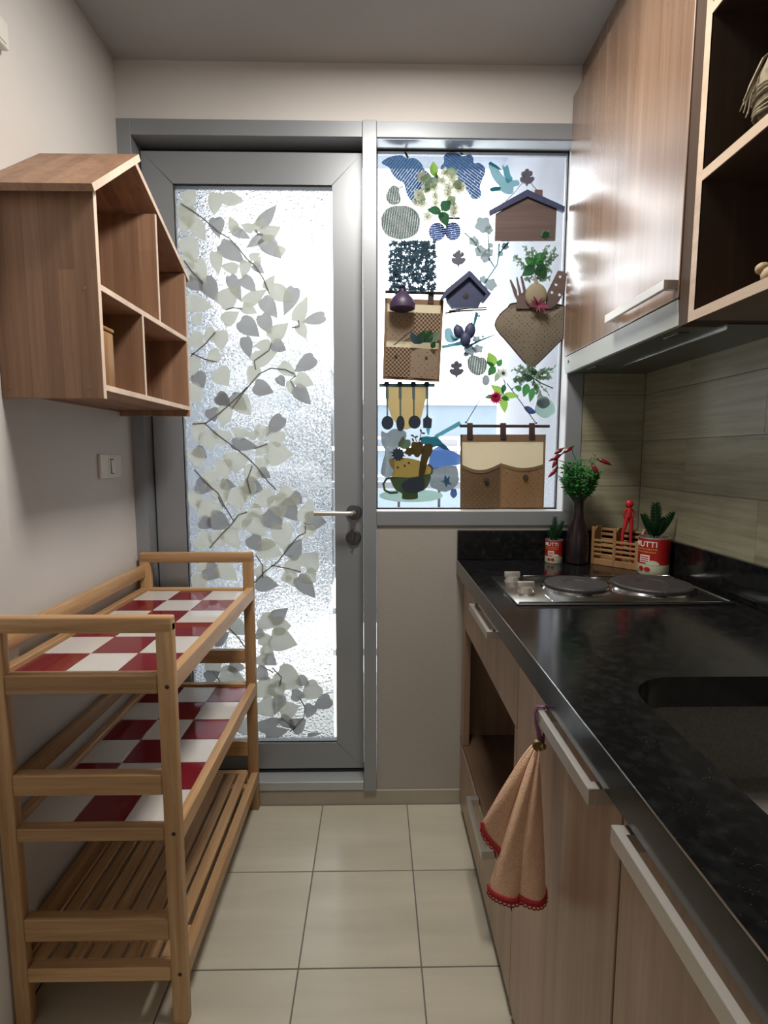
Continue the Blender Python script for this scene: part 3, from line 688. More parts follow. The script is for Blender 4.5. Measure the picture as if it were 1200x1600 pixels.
# ---- hob
hb = thing('hob', (.59, 1.335, CZ), 'stainless steel electric hob with two black solid plates and two knobs', 'hob')
HX0, HX1, HY0, HY1 = .332, .850, 1.192, 1.476
g = G(); g.box(HX0, HX1, HY0, HY1, CZ, CZ+.006, .002, 2); g.build('top_plate', M['steel_hob'], hb)
g = G()
for a in ((HX0+.004, HX1-.004, HY0+.003, HY0+.008), (HX0+.09, HX1-.004, HY1-.010, HY1-.004), (HX1-.012, HX1-.006, HY0+.008, HY1-.008), (HX0+.086, HX0+.091, HY0+.01, HY0+.07)):
    g.box(*a, CZ+.0055, CZ+.0085, .0012)
g.build('raised_rim', M['chrome'], hb)
def plate(cx, cy, r):
    f = G().lathe((cx, cy, CZ+.006), [(r+.010, 0), (r+.010, .001), (r+.006, .006), (r+.001, .007), (r+.001, .001)], 48).build('trim_ring', M['chrome'], hb)
    G().lathe((cx, cy, CZ+.006), [(r, 0), (r, .012), (r-.003, .0148), (r*.40, .0150), (r*.38, .0135), (.001, .0135)], 48).build('hot_plate', M['iron'], hb)
plate(.524, 1.335, .080); plate(.722, 1.335, .098)
for x, y in ((.374, 1.405), (.3795, 1.292)):
    kb = G().lathe((x, y, CZ+.006), [(.020, 0), (.020, .004), (.017, .010), (.0165, .014)], 28).build('knob', M['steel'], hb)
    G().box(x-.021, x+.021, y-.006, y+.006, CZ+.018, CZ+.034, .002, 2).build('knob_grip', M['steel'], kb)

# ---- wall units
cu = thing('wall_unit', (.75, 1.42, 1.56), 'tall walnut wall unit with glossy door above the extractor hood', 'cabinet')
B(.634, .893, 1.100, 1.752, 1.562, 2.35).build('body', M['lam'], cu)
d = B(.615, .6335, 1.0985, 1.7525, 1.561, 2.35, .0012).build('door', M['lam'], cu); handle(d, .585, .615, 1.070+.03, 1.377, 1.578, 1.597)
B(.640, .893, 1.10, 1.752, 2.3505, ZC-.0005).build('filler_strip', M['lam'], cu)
B(.618, .70, 1.0605, 1.0965, 1.5025, ZC-.001).build('end_filler', M['lam_dark'], cu)
hd = thing('extractor_hood', (.75, 1.42, 1.505), 'slim pale grey extractor hood under the glossy wall unit', 'extractor hood')
G().prism([(.616, 1.100, 1.558), (.622, 1.100, 1.508), (.634, 1.100, 1.508), (.634, 1.100, 1.558)], (0, .652, 0)).build('front_lip', M['hood'], hd)
B(.634, .890, 1.100, 1.752, 1.509, 1.560, .001).build('body', M['hood_under'], hd)
B(.74, .745, 1.13, 1.72, 1.5065, 1.510).build('filter_rail', M['chrome'], hd)
for y in (1.17, 1.60): B(.66, .685, y, y+.06, 1.5065, 1.5095, .001).build('lamp_cover', M['steel_dark'], hd)
g = G()
for y_, pts in ((0, [(0, 0), (.003, -.002), (.005, .003), (.004, .009)]), (1, [(.009, .010), (.009, 0), (.012, -.001), (.013, .004), (.010, .006)])):
    g.tube([(.6175-(p[1])*.0, 1.722-p[0], 1.537+p[1]) for p in pts], .0006, 5)
g.build('maker_mark', M['steel_dark'], hd)
ou = thing('open_wall_unit', (.75, .75, 1.502), 'open walnut wall shelf unit with dark interior at upper right', 'cabinet')
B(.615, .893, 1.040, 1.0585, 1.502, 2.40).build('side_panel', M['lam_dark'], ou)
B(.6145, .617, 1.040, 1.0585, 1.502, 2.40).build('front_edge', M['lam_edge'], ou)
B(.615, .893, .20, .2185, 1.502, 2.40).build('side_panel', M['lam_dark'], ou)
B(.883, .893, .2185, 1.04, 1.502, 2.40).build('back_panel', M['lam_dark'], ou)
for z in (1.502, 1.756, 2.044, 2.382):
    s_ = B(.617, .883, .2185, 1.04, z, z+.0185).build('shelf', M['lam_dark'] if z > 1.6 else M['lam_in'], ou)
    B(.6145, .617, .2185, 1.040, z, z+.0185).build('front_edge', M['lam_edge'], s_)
# on its shelves, cut by the frame's right edge
rb = thing('raffia_bundle', (.660, .915, 1.775), 'grey-brown raffia bundle wound with cord on the upper open shelf', 'ornament')
rc = Vector((.660, .915, 1.8))
g = G().lathe((rc.x, rc.y, 1.7748), [(.006, 0), (.020, .012), (.032, .03), (.036, .055), (.033, .085), (.022, .112), (.006, .13)], 22); g.build('bundle_core', M['raffia'], rb)
g = G()
for i, z in enumerate((1.800, 1.806, 1.812, 1.826, 1.832, 1.838)):
    r_ = .0365 if z > 1.82 else .034
    g.tube([(rc.x+r_*math.cos(a), rc.y+r_*math.sin(a), z+.002*math.sin(3*a+i)) for a in [k*.35 for k in range(19)]], .0028, 6, False)
g.build('wound_cord', M['raffia'], rb)
g = G()
for i in range(12):
    a = math.pi*.35+i*.17; g.tube([(rc.x+.004*math.cos(a), rc.y+.004*math.sin(a), 1.905), (rc.x+.028*math.cos(a), rc.y+.028*math.sin(a), 1.885), (rc.x+.043*math.cos(a), rc.y+.043*math.sin(a), 1.85), (rc.x+(.046+.004*(i % 3))*math.cos(a), rc.y+(.046+.004*(i % 3))*math.sin(a), 1.822)], [.0028, .0026, .0022, .0012], 5)
g.build('loose_strand', M['raffia'], rb, kind='stuff')
gg = G()
for c, r_ in (((.652, .772, 1.540), .020), ((.640, .782, 1.553), .012), ((.665, .768, 1.548), .018), ((.648, .775, 1.531), .010), ((.672, .765, 1.530), .012), ((.662, .762, 1.560), .011)):
    gg.ball((c[0]+.008, c[1]+.125, c[2]), r_, 2, (1, .9, .85))
gg.build('ginger_root', M['ginger'], label='knobbly pale ginger root on the lower open shelf', cat='root')

# ================================================================= WALL THINGS LEFT
sw = thing('light_switch', (XL, 1.594, 1.172), 'cream single rocker light switch on the left wall', 'switch')
SWX = XL
B(SWX, SWX+.009, 1.530, 1.656, 1.172, 1.2415, .003, 2).build('cover_plate', M['white_plastic'], sw)
B(SWX+.009, SWX+.0105, 1.575, 1.611, 1.180, 1.2335, .0006).build('rocker_surround', M['white_plastic'], sw)
G().prism([(SWX+.0105, 1.586, 1.187), (SWX+.0145, 1.586, 1.187), (SWX+.0112, 1.586, 1.2265), (SWX+.0105, 1.586, 1.2265)], (0, .014, 0)).build('rocker', M['white_plastic'], sw)
B(SWX+.0104, SWX+.0108, 1.5835, 1.6025, 1.1845, 1.229).build('rocker_gap', M['groove'], sw)
eb = thing('wall_box', (XL+.02, 1.19, 2.09), 'white box cover high on the left wall at the frame edge', 'box')
B(XL+.0005, XL+.02, 1.14, 1.232, 2.096, 2.150, .002).build('cover', M['white_plastic'], eb); B(XL+.020, XL+.022, 1.15, 1.222, 2.103, 2.143, .001).build('lid', M['white_plastic'], eb)
# house-shaped wall shelf
hs = thing('house_shelf', (XL, 1.42, 1.362), 'house-shaped rubberwood wall shelf with compartments and pitched roof', 'shelf')
hx0, hx1, hy0, hy1, hz0, hz1, pk = XL, -.584, 1.157, 1.690, 1.362, 1.792, (1.358, 1.945)
T = .012
B(hx0+.001, hx1, hy0, hy0+T, hz0, hz1-.004, .001).build('side_panel', M['house'], hs)
B(hx0+.001, hx1, hy1-T, hy1, hz0, 1.792, .001).build('side_panel', M['house'], hs)
B(hx0+.001, hx0+.007, hy0+T, hy1-T, hz0+T, 1.79).build('back_panel', M['houseY'], hs)
G().prism([(hx0+.001, hy0+T, 1.79), (hx0+.001, pk[0], pk[1]-.012), (hx0+.001, hy1-T, 1.79)], (.006, 0, 0)).build('back_panel', M['houseY'], hs)
B(hx0+.004, hx1, hy0+T, hy1-T, hz0+.018, hz0+.030, .001).build('shelf', M['houseY'], hs)
B(hx0+.008, hx1, hy0+T, hy1-T, 1.589, 1.601, .001).build('shelf', M['houseY'], hs)
B(hx0+.008, hx1, 1.3655, 1.3745, hz0+.030, 1.589, .001).build('divider', M['house'], hs)
B(hx0+.008, hx1, 1.474, 1.483, 1.601, 1.875, .001).build('divider', M['house'], hs)
# pale raw front edges, brightened as if lit
eg = G()
xf = hx1; e = .0012
eg.box(xf, xf+e, hy0, hy0+T, hz0, hz1-.004); eg.box(xf, xf+e, hy1-T*.6, hy1, hz0+.01, 1.785)
eg.box(xf, xf+e, hy0+T, hy1-T*.6, hz0+.018, hz0+.030); eg.box(xf, xf+e, hy0+T, hy1-T*.6, 1.589, 1.601)
eg.box(xf, xf+e, 1.3655, 1.3745, hz0+.030, 1.589); eg.box(xf, xf+e, 1.474, 1.483, 1.601, 1.875)
eg.build('raw_edge', M['house_edge'], hs)
rt = .014; xo = hx1+.018
def roof(a, b, nm, side):
    a = Vector((0, *a)); b = Vector((0, *b)); d = (b-a).normalized(); n = Vector((0, -d.z, d.y)); n = n if n.z > 0 else -n
    o = G().prism([(hx0+.001, a.y, a.z), (hx0+.001, b.y, b.z), (hx0+.001, (b+n*rt).y, (b+n*rt).z), (hx0+.001, (a+n*rt).y, (a+n*rt).z)], (xo-hx0-.001 if side else hx1-hx0, 0, 0)).build('roof_panel', M['houseY'], hs)
    x_ = xo if side else hx1+.001
    G().prism([(x_, a.y, a.z), (x_, b.y, b.z), (x_, (b+n*rt).y, (b+n*rt).z), (x_, (a+n*rt).y, (a+n*rt).z)], (.0012, 0, 0)).build('raw_edge', M['house_edge'], o)
roof((1.128, 1.768), (1.356, 1.944), 'l', True); roof((1.356, 1.944), (1.716, 1.778), 'r', False)
g = G()
for y_, z_ in ((hy0-.0006, 1.59), (hy0-.0006, 1.385)):
    for x_ in (-.78, -.61): g.lathe((x_, y_, z_), [(.0028, -.001), (.0028, .0005), (.0015, .0002)], 12, 'Y')
g.build('screw_cap', M['houseY'], hs)
wbx = thing('wooden_box', (-.65, 1.20, hz0+.030), 'small yellow-brown wooden box in the lower left compartment of the house shelf', 'box')
bz = hz0+.0302
B(-.715, -.592, 1.174, 1.232, bz, bz+.120, .004, 2).build('body', M['box'], wbx); B(-.717, -.590, 1.172, 1.2345, bz+.121, bz+.130, .004, 2).build('lid', M['box'], wbx)

# ================================================================= TILED SHOE RACK
rk = thing('shelf_rack', (-.6, 1.38, 0), 'honey-coloured wooden rack with two chequered tile shelves and a slatted base shelf', 'rack')
rx0, rx1 = -.785, -.410; LW = .034; fy = (1.030, 1.052); by = (1.728, 1.750)
for (y0, y1) in (fy, by):
    B(rx0, rx0+LW, y0, y1, 0, .905, .003, 2).build('leg', M['rackZ'], rk); B(rx1-LW, rx1, y0, y1, 0, .905, .003, 2).build('leg', M['rackZ'], rk)
    B(rx0, rx1, y0-.0005, y1+.0005, .884, .9185, .005, 3).build('top_bar', M['rackX'], rk)
    for z0, z1 in ((.757, .797), (.5366, .5815), (.434, .4625), (.203, .2545), (.106, .139)):
        B(rx0+LW, rx1-LW, y0, y1+(.004 if y0 < 1.1 else 0), z0, z1, .002).build('cross_bar', M['rackX'], rk)
yi0, yi1 = fy[1], by[0]
for z1, nm in ((.800, 't'), (.4655, 'm')):
    for x0, x1 in ((rx0, rx0+.022), (rx1-.022, rx1)):
        B(x0, x1, yi0-.004, yi1+.004, z1-.042, z1, .002).build('side_rail', M['rackY'], rk)
for z0 in (.836, .515, .150):
    B(rx0, rx0+.018, yi0-.004, yi1+.004, z0, z0+.040, .003, 2).build('guard_rail', M['rackY'], rk)
B(rx1-.024, rx1, yi0-.004, yi1+.004, .100, .142, .002).build('side_rail', M['rackY'], rk)
B(rx0, rx0+.024, yi0-.004, yi1+.004, .100, .142, .002).build('side_rail', M['rackY'], rk)
TX0, TY0 = rx0+.0245, 1.0605; tw, tl = .1085, .1105
for z, ph in ((.790, 0), (.4555, 1)):
    B(rx0+.020, rx1-.020, yi0, yi1, z-.016, z-.003).build('tile_bed', M['tile_grout'], rk)
    for i in range(3):
        for j in range(6):
            red = (i+j+ph) % 2 == 0
            x = TX0+i*tw; y = TY0+j*tl
            B(x+.0008, x+tw-.0008, y+.0008, y+tl-.0008, z-.004, z, .0007).build('tile', M['red_tile' if red else 'white_tile'], rk)
sx = rx0+.030; n = 8; pitch = (rx1-.026-sx)/n
for i in range(n):
    B(sx+i*pitch, sx+i*pitch+pitch-.0095, yi0, yi1, .1285, .1405, .002).build('slat', M['rackY'], rk)
for y_ in (1.12, 1.66): B(rx0+.024, rx1-.024, y_, y_+.025, .108, .1285).build('slat_support', M['rackX'], rk)
g = G()
for z_ in (.772, .450, .122): g.lathe((rx1-.014, fy[0], z_), [(.0045, -.002), (.0045, .0006), (.003, .0008)], 14, 'Y')
g.build('bolt_head', M['twig'], rk)

# ================================================================= COUNTER THINGS
def can(name, cx, cy, r, h, label, turn):
    c = thing(name, (cx, cy, CZ), label, 'tin can', 'tomato tins used as planters')
    z0 = CZ+.0005
    G().lathe((cx, cy, z0), [(r*.97, 0), (r, .002), (r, h*.30)], 40).build('label_band', M['can_cream'], c)
    G().lathe((cx, cy, z0), [(r+.0002, h*.30), (r+.0002, h*.955), (r*.98, h*.965)], 40, cap=False).build('body', M['can_red'], c)
    G().lathe((cx, cy, z0), [(r*.985, h*.96), (r*1.01, h*.97), (r*1.01, h), (r*.95, h), (r*.94, h*.9)], 40, cap=False).build('rim', M['steel'], c)
    G().lathe((cx, cy, z0), [(r*.93, h*.86), (r*.90, h*.90), (.001, h*.90)], 24).build('soil', M['soil'], c)
    th0 = math.atan2(-cy, -cx)                       # angle that faces the viewer
    def wrap(g, rad):                                # flat (x across, z up) -> cylinder
        for v in g.b.verts:
            a = th0+turn+v.co.x/r; rr_ = rad+v.co.y; v.co = Vector((cx+rr_*math.cos(a), cy+rr_*math.sin(a), z0+v.co.z))
        return g
    cu_ = bpy.data.curves.new('lettering', 'FONT'); cu_.body = 'MUTTI'; cu_.size = h*.205; cu_.extrude = .0003; cu_.offset = h*.0025; cu_.space_character = 1.02
    cu_.align_x = 'CENTER'; to = bpy.data.objects.new('lettering', cu_); COL.objects.link(to)
    dg = bpy.context.evaluated_depsgraph_get(); me = to.evaluated_get(dg).to_mesh()
    g = G(); g.b.from_mesh(me)
    to.evaluated_get(dg).to_mesh_clear(); bpy.data.objects.remove(to)
    for v in g.b.verts: v.co = Vector((v.co.x, v.co.z, v.co.y+h*.76))
    bmesh.ops.subdivide_edges(g.b, edges=[e_ for e_ in g.b.edges if e_.calc_length() > r*.3], cuts=2)
    wrap(g, r+.0007).build('lettering', M['can_white'], c, label='white lettering on the red label')
    g = G()
    for i in range(2):
        x = -r*.75+i*.1*r; rnd = random.Random(3+i)
        while x < r*.75:
            wd = r*rnd.uniform(.06, .14); g.box(x, x+wd, 0, .0004, h*(.68-.075*i), h*(.715-.075*i)); x += wd+r*.05
    wrap(g, r+.0003).build('gold_lines', M['gold'], c)
    def band(g, xa, xb, za, zb, t_):
        n_ = 8; q = [(xa+(xb-xa)*i/n_) for i in range(n_+1)]; P = [(x, 0, za) for x in q]+[(x, 0, zb) for x in q[::-1]]
        b_ = g.b; lo = [b_.verts.new((x, t_, za)) for x in q]; hi = [b_.verts.new((x, t_, zb)) for x in q]; l0 = [b_.verts.new((x, -.0004, za)) for x in q]; h0 = [b_.verts.new((x, -.0004, zb)) for x in q]
        for i in range(n_):
            b_.faces.new((lo[i], lo[i+1], hi[i+1], hi[i])); b_.faces.new((l0[i], l0[i+1], lo[i+1], lo[i])); b_.faces.new((hi[i], hi[i+1], h0[i+1], h0[i]))
        b_.faces.new((l0[0], lo[0], hi[0], h0[0])); b_.faces.new((l0[-1], lo[-1], hi[-1], h0[-1]))
    g = G(); band(g, -r*.35, r*.35, h*.34, h*.54, .0004); wrap(g, r+.0003).build('badge', M['can_white'], c)
    g = G()
    for i in range(3): band(g, -r*.28, r*.28, h*(.37+.055*i), h*(.395+.055*i), .0003)
    wrap(g, r+.0007).build('badge_lines', M['can_red'], c)
    g = G()
    for i in range(2):
        xx = -r*.22+i*r*.44; g.prism([(xx+r*.2*math.cos(a), 0, h*.17+r*.17*math.sin(a)) for a in [k*math.pi/6 for k in range(12)]], (0, .0004, 0))
    wrap(g, r+.0003).build('tomato_print', M['can_red'], c)
    g = G()
    for i in range(8):
        a0, a1 = -1+i*.25, -.75+i*.25; band(g, r*(.55+.42*a0), r*(.55+.42*a1), h*.29, h*(.30+.11*math.sqrt(max(0, 1-((a0+a1)/2)**2))), .0004)
    wrap(g, r+.0003).build('cream_panel', M['can_cream'], c)
    return c
def fern(name, cx, cy, z, fronds, label, m):
    t = thing(name, (cx, cy, z), label, 'plant')
    for dx, dy, hh, lean, wd in fronds:
        g = G(); k = 5
        base = Vector((cx+dx*.3, cy+dy*.3, z-.005)); tip = Vector((cx+dx+lean, cy+dy, z+hh))
        g.tube([base, (base+tip)/2+Vector((0, -.002, 0)), tip], [.0012, .001, .0004], 5)
        for i in range(k*2):
            t_ = .18+.8*(i/(k*2)); p = base.lerp(tip, t_); w_ = wd*math.sin(math.pi*(.12+.86*(1-t_)))**.8
            for sgn in (-1, 1, 0):
                dd = Vector((sgn*.8, -.55 if sgn == 0 else -.25, .75)); g.leaf(p, dd, (0, -1, .2), max(w_*1.1, .004), max(w_*.40, .003), .2, .05, 3)
        g.build('frond', m, t)
    return t
can('tin_can', .587, 1.696, .0280, .0760, 'smaller red and cream tin can with white lettering, beside the dark vase', -.32)
fern('succulent', .587, 1.696, CZ+.073, [(0, 0, .080, -.001, .014), (.022, -.002, .066, .004, .013), (-.020, 0, .035, -.004, .010), (.006, -.014, .040, 0, .012), (-.008, .01, .05, 0, .012)], 'pointed dark green plant in the smaller tin can', M['g_dark'])
can('tin_can', .826, 1.523, .0425, .1120, 'larger red and cream tin can with white lettering, right of the wooden caddy', -.60)
fern('succulent', .826, 1.523, CZ+.108, [(-.003, 0, .106, -.001, .024), (.028, -.004, .078, .020, .020), (-.030, 0, .072, -.012, .020), (.008, -.018, .055, .004, .018), (-.014, -.014, .045, -.004, .018), (.016, .012, .06, .01, .018)], 'pointed dark green plant in the larger tin can', M['g_dark'])
# vase and bouquet
vx, vy = .657, 1.680
G().lathe((vx, vy, CZ+.0003), [(.030, 0), (.036, .004), (.0365, .030), (.036, .070), (.034, .095), (.027, .125), (.0185, .145), (.0155, .170), (.0150, .205), (.0165, .222), (.0165, .226), (.012, .226), (.0115, .20)], 36, cap=False).build('vase', M['vase'], label='tall black bottle vase holding green foliage and red chillies', cat='vase')
bq = thing('bouquet', (vx, vy, CZ+.2), 'bright green artificial foliage with red chillies in the black vase', 'bouquet')
rnd = random.Random(5); g = G(); lf = G(); tips = []
for i in range(54):
    a = rnd.uniform(0, 2*math.pi); rad = .058*math.sqrt(rnd.random()); top = Vector((vx+rad*math.cos(a)*1.12-.004, vy-.012+rad*math.sin(a)*.8, CZ+.348-rad*rad*13+rnd.uniform(-.05, .008)))
    b0 = Vector((vx+.006*math.cos(a), vy+.006*math.sin(a), CZ+.19)); md = b0.lerp(top, .5)+Vector((.2*(b0.x-top.x)*-.6, 0, .0))
    g.tube([b0, md, top], [.0012, .001, .0007], 4)
    for k in range(17):
        t_ = .35+.65*k/16; p = b0.lerp(md, t_*2) if t_ < .5 else md.lerp(top, t_*2-1)
        an = rnd.uniform(0, 6.28); el = rnd.uniform(-.2, .9); lf.leaf(p, (math.cos(an), math.sin(an), el), (rnd.uniform(-1, 1), rnd.uniform(-1, 0), 1), rnd.uniform(.010, .016), rnd.uniform(.008, .011), .25, .3, 3)
g.build('stem', M['stemgreen'], bq, kind='stuff')
lf.build('foliage', M['g_fresh'], bq, kind='stuff')
def chilli(p0, p1, r_=.0062):
    a = U(*p0, 'Y', vy-.05); b = U(*p1, 'Y', vy-.055); d = b-a; c = a+d*.5+Vector((0, -.004, 0))
    pts = [a, a.lerp(c, .3), a.lerp(c, .9), c.lerp(b, .55), b]
    o = G().tube(pts, [r_*.55, r_*1.0, r_*.98, r_*.6, r_*.08], 10).build('chilli', M['chilli'], bq)
    G().tube([a+(a-b).normalized()*.010, a+(a-b).normalized()*.003, a], [.0012, .003, .0035], 7).build('chilli_cap', M['g_mid'], o)
def V5(x, y): return (840+x/5.4545, 680+y/5.4545)
for a, b in (((205, 120), (138, 160)), ((290, 103), (205, 158)), ((190, 170), (93, 222)), ((160, 205), (122, 285)), ((158, 288), (88, 362)), ((525, 208), (632, 255)), ((470, 255), (525, 350))): chilli(V5(*a), V5(*b))
g = G()
for q in ([(500, 210), (455, 190), (440, 240)], [(470, 160), (495, 175), (480, 195)], [(185, 215), (230, 230), (260, 280)], [(290, 100), (300, 150), (330, 220)], [(470, 250), (420, 290), (380, 330)], [(160, 290), (200, 270), (260, 300)]):
    g.tube([U(*V5(*p), 'Y', vy-.048+.012*i) for i, p in enumerate(q)], .001, 5)
g.build('stem', M['stemgreen'], bq)
# wooden caddy
Fl = Vector((.6995, 1.672, CZ)); Fr = Vector((.800, 1.5635, CZ)); ex = (Fr-Fl).normalized(); ey = Vector((-ex.y, ex.x, 0)); CL = (Fr-Fl).length
MM = Matrix(((ex.x, ey.x, 0, Fl.x), (ex.y, ey.y, 0, Fl.y), (0, 0, 1, CZ+.0003), (0, 0, 0, 1)))
cd = thing('caddy', tuple((Fl+Fr)/2+ey*.03), 'slatted wooden cutlery caddy with two compartments behind the hob', 'caddy')
DD = .058
def cb(n_, *a, bev=.001): G().box(*a, bev, 1, MM).build(n_, M['caddy'], cd)
H1, H2 = .088, .122
for x in (0, CL/2-.005, CL-.010):
    cb('front_post', x, x+.010, 0, .006, 0, H2 if x < CL-.02 else H1); cb('back_post', x, x+.010, DD-.006, DD, 0, H2)
cb('base_rail', .010, CL-.010, .0005, .0055, 0, .020); cb('base_rail', .010, CL-.010, DD-.0055, DD-.0005, 0, .020)
for z in (.030, .045, .060, .075): cb('slat', .008, CL-.008, .001, .005, z, z+.0075)
for z in (.036, .054, .072, .090, .106): cb('slat', .008, CL-.008, DD-.005, DD-.001, z, z+.0085)
for x in (.002, CL/2-.003, CL-.008):
    P = [(x, .006, .0), (x, DD-.006, 0), (x, DD-.006, H2), (x, .03, H2), (x, .018, H2-.004), (x, .010, H2-.014), (x, .006, H2-.03)]
    if x > .1: P = [(x, .006, .0), (x, DD-.006, 0), (x, DD-.006, H2), (x, .03, H1+.01), (x, .006, H1)]
    q = [MM @ Vector(p) for p in P]; G().prism(q, ex*.006).build('end_panel' if x != CL/2-.003 else 'divider', M['caddy'], cd)
cb('bottom_panel', .008, CL-.008, .006, DD-.006, .004, .008)
# red tongs standing in it
tg = thing('tongs', tuple(MM @ Vector((CL*.72, .03, .02))), 'red plastic figure-shaped tongs standing in the wooden caddy', 'tongs')
O = MM @ Vector((CL*.70, .028, 0)); fx = Vector((1, 0, 0))
def T_(x, z, y=0): return O+Vector((x, y, z))
G().ball(T_(0, .200), .0125, 3, (1, .8, 1.05)).build('head', M['red_plastic'], tg)
G().tube([T_(0, .190), T_(0, .182), T_(0, .170), T_(0, .160)], [.006, .008, .0085, .008], 12).build('torso', M['red_plastic'], tg)
for s_ in (-1, 1):
    G().tube([T_(s_*.006, .184), T_(s_*.0145, .178), T_(s_*.017, .168), T_(s_*.012, .158), T_(s_*.007, .155)], .0028, 8).build('arm', M['red_plastic'], tg)
    G().tube([T_(s_*.004, .165), T_(s_*.008, .148), T_(s_*.010, .132), T_(s_*(.016 if s_ < 0 else .009), .11), T_(s_*(.020 if s_ < 0 else .012), .02)], [.006, .0072, .0058, .0048, .0035], 10).build('leg', M['red_plastic'], tg)

# ================================================================= TOWEL
tw_ = thing('hand_towel', (.235, .79, .52), 'peach hand towel with red crochet hem hanging from a bar handle', 'towel')
def cone_fold(pts_top, ring, n=7, name='fold'):
    pass
TP = Vector((.2605, .795, .775))
def fold(lx, rx, zb_l, zb_r, yb, depth, label=None):
    g = G(); nu, nv = 16, 22; gr = []
    for i in range(nu+1):
        u = i/nu; a = math.pi*u; row = []
        for j in range(nv+1):
            v = j/nv; xb = lx+(rx-lx)*(.5-.5*math.cos(a)); zb = zb_l+(zb_r-zb_l)*u
            flare = v**.85; x = TP.x+(xb-TP.x)*flare; z = TP.z+(zb-TP.z)*v
            y = yb-math.sin(a)*depth*(.12+.88*v)+.002*math.sin(9*u+5*v)
            row.append(Vector((x, y, z)))
        gr.append(row)
    V = [[g.b.verts.new(p) for p in r] for r in gr]
    VB = [[g.b.verts.new(Vector((p.x, p.y+(.004 if 0 < i < nu else .0), p.z))) for p in r] for i, r in enumerate(gr)]
    for i in range(nu):
        for j in range(nv):
            g.b.faces.new((V[i][j], V[i+1][j], V[i+1][j+1], V[i][j+1])); g.b.faces.new((VB[i][j], VB[i][j+1], VB[i+1][j+1], VB[i+1][j]))
        g.b.faces.new((V[i][nv], V[i+1][nv], VB[i+1][nv], VB[i][nv]))
    g.build('cloth_fold', M['towel'], tw_, sharp=80)
    h = G(); pts = [gr[i][nv] for i in range(nu+1)]
    h.tube([p+Vector((0, .001, -.001)) for p in pts], .0036, 7); h.tube([p+Vector((0, .001, -.0065)) for p in pts], .0030, 7)
    nl = 13
    for k in range(nl):
        f_ = (k+.5)/nl*nu; i = int(f_); p = pts[i].lerp(pts[min(i+1, nu)], f_-i)
        h.tube([p+Vector((.0035*math.cos(b), 0, -.0105+.0035*math.sin(b))) for b in [q*math.pi/4 for q in range(9)]], .0011, 5, False)
    h.build('crochet_hem', M['crochet'], tw_)
fold(.176, .232, .640, .560, .806, .014)
fold(.187, .243, .535, .530, .795, .026)
fold(.226, .279, .536, .534, .790, .030)
g = G().lathe((TP.x, TP.y-.002, TP.z+.004), [(.0085, -.004), (.0095, 0), (.0085, .004)], 20, 'Y'); g.ball((TP.x+.007, TP.y-.004, TP.z+.003), .006, 2)
g.build('clip', M['brass'], tw_)
g = G()
for k in range(3):
    o_ = .002*k-.002
    g.tube([(TP.x+.004+o_, TP.y+.001, TP.z+.008), (TP.x+.002+o_, TP.y+.004, .800), (.259+o_*.3, .806+o_, .812), (.2585, .808+o_, .826), (.262, .809+o_, .8365), (.2725, .809+o_, .8365), (.2765, .808+o_, .822), (.2755, .804+o_, .806), (TP.x+.008+o_, TP.y+.002, TP.z+.006)], .0018, 6)
g.build('hanging_loop', M['purple'], tw_)

# ================================================================= WINDOW STICKERS (flat, on the glass)
SY = GY-.0004
def smooth(P, k=4):
    n = len(P); out = []
    for i in range(n):
        p0, p1, p2, p3 = (Vector(P[(i+j-1) % n]) for j in range(4))
        for s in range(k):
            t = s/k; out.append(.5*((2*p1)+(-p0+p2)*t+(2*p0-5*p1+4*p2-p3)*t*t+(-p0+3*p1-3*p2+p3)*t**3))
    return out
def circ(cx, cy, rx, ry=None, n=28, wob=0, ph=0):
    ry = ry or rx; return [(cx+rx*(1+wob*math.sin(5*a+ph))*math.cos(a), cy+ry*(1+wob*math.sin(5*a+ph))*math.sin(a)) for a in [k*2*math.pi/n for k in range(n)]]
def clampx(q): q.x = min(max(q.x, .0085), .6245); q.z = min(max(q.z, 1.0615), 2.2165); return q
def flat(name, px, m, parent=None, y=SY, th=.0004, sm=True, clamp=True, **kw):
    P = smooth(px) if sm else [Vector(p) for p in px]
    pts = []
    for p in P:
        q = U(p[0], p[1], 'Y', y); q = clampx(q) if clamp else q
        if not pts or (q-pts[-1]).length > 1e-5: pts.append(q)
    if (pts[0]-pts[-1]).length < 1e-5: pts.pop()
    return G().prism(pts, (0, -th, 0)).build(name, m, parent, **kw)
def strip(name, px, wpx, m, parent=None, y=SY, th=.0004, **kw):
    P = [Vector(p) for p in px]; a = []; b = []; ws = wpx if isinstance(wpx, (list, tuple)) else [wpx]*len(P)
    for i, p in enumerate(P):
        t = (P[min(i+1, len(P)-1)]-P[max(i-1, 0)]).normalized(); n = Vector((-t.y, t.x))*ws[i]/2; a.append(p+n); b.append(p-n)
    return flat(name, a+b[::-1], m, parent, y, th, sm=False, **kw)
ORG = {}
def sticker(name, c, label, cat='sticker', y=SY):
    q = clampx(U(*c, 'Y', y)); return thing(name, tuple(q), label, cat)
s = sticker('leaf_sticker', (632, 290), 'blue brick-hatched leaf sticker in the top left corner of the window')
flat('leaf_blade', W6([(40,155),(110,100),(230,80),(290,110),(370,110),(430,160),(460,215),(520,270),(540,330),(470,400),(420,480),(370,555),(330,530),(290,470),(270,400),(250,350),(190,320),(140,260),(110,200)]), M['s_blue'], s)
strip('stalk', W6([(272,10),(278,60),(300,108)]), 3.4, M['s_slate'], s, SY-.0006)
s = sticker('leaf_sticker', (722, 290), 'blue brick-hatched lobed leaf sticker at top centre of the window')
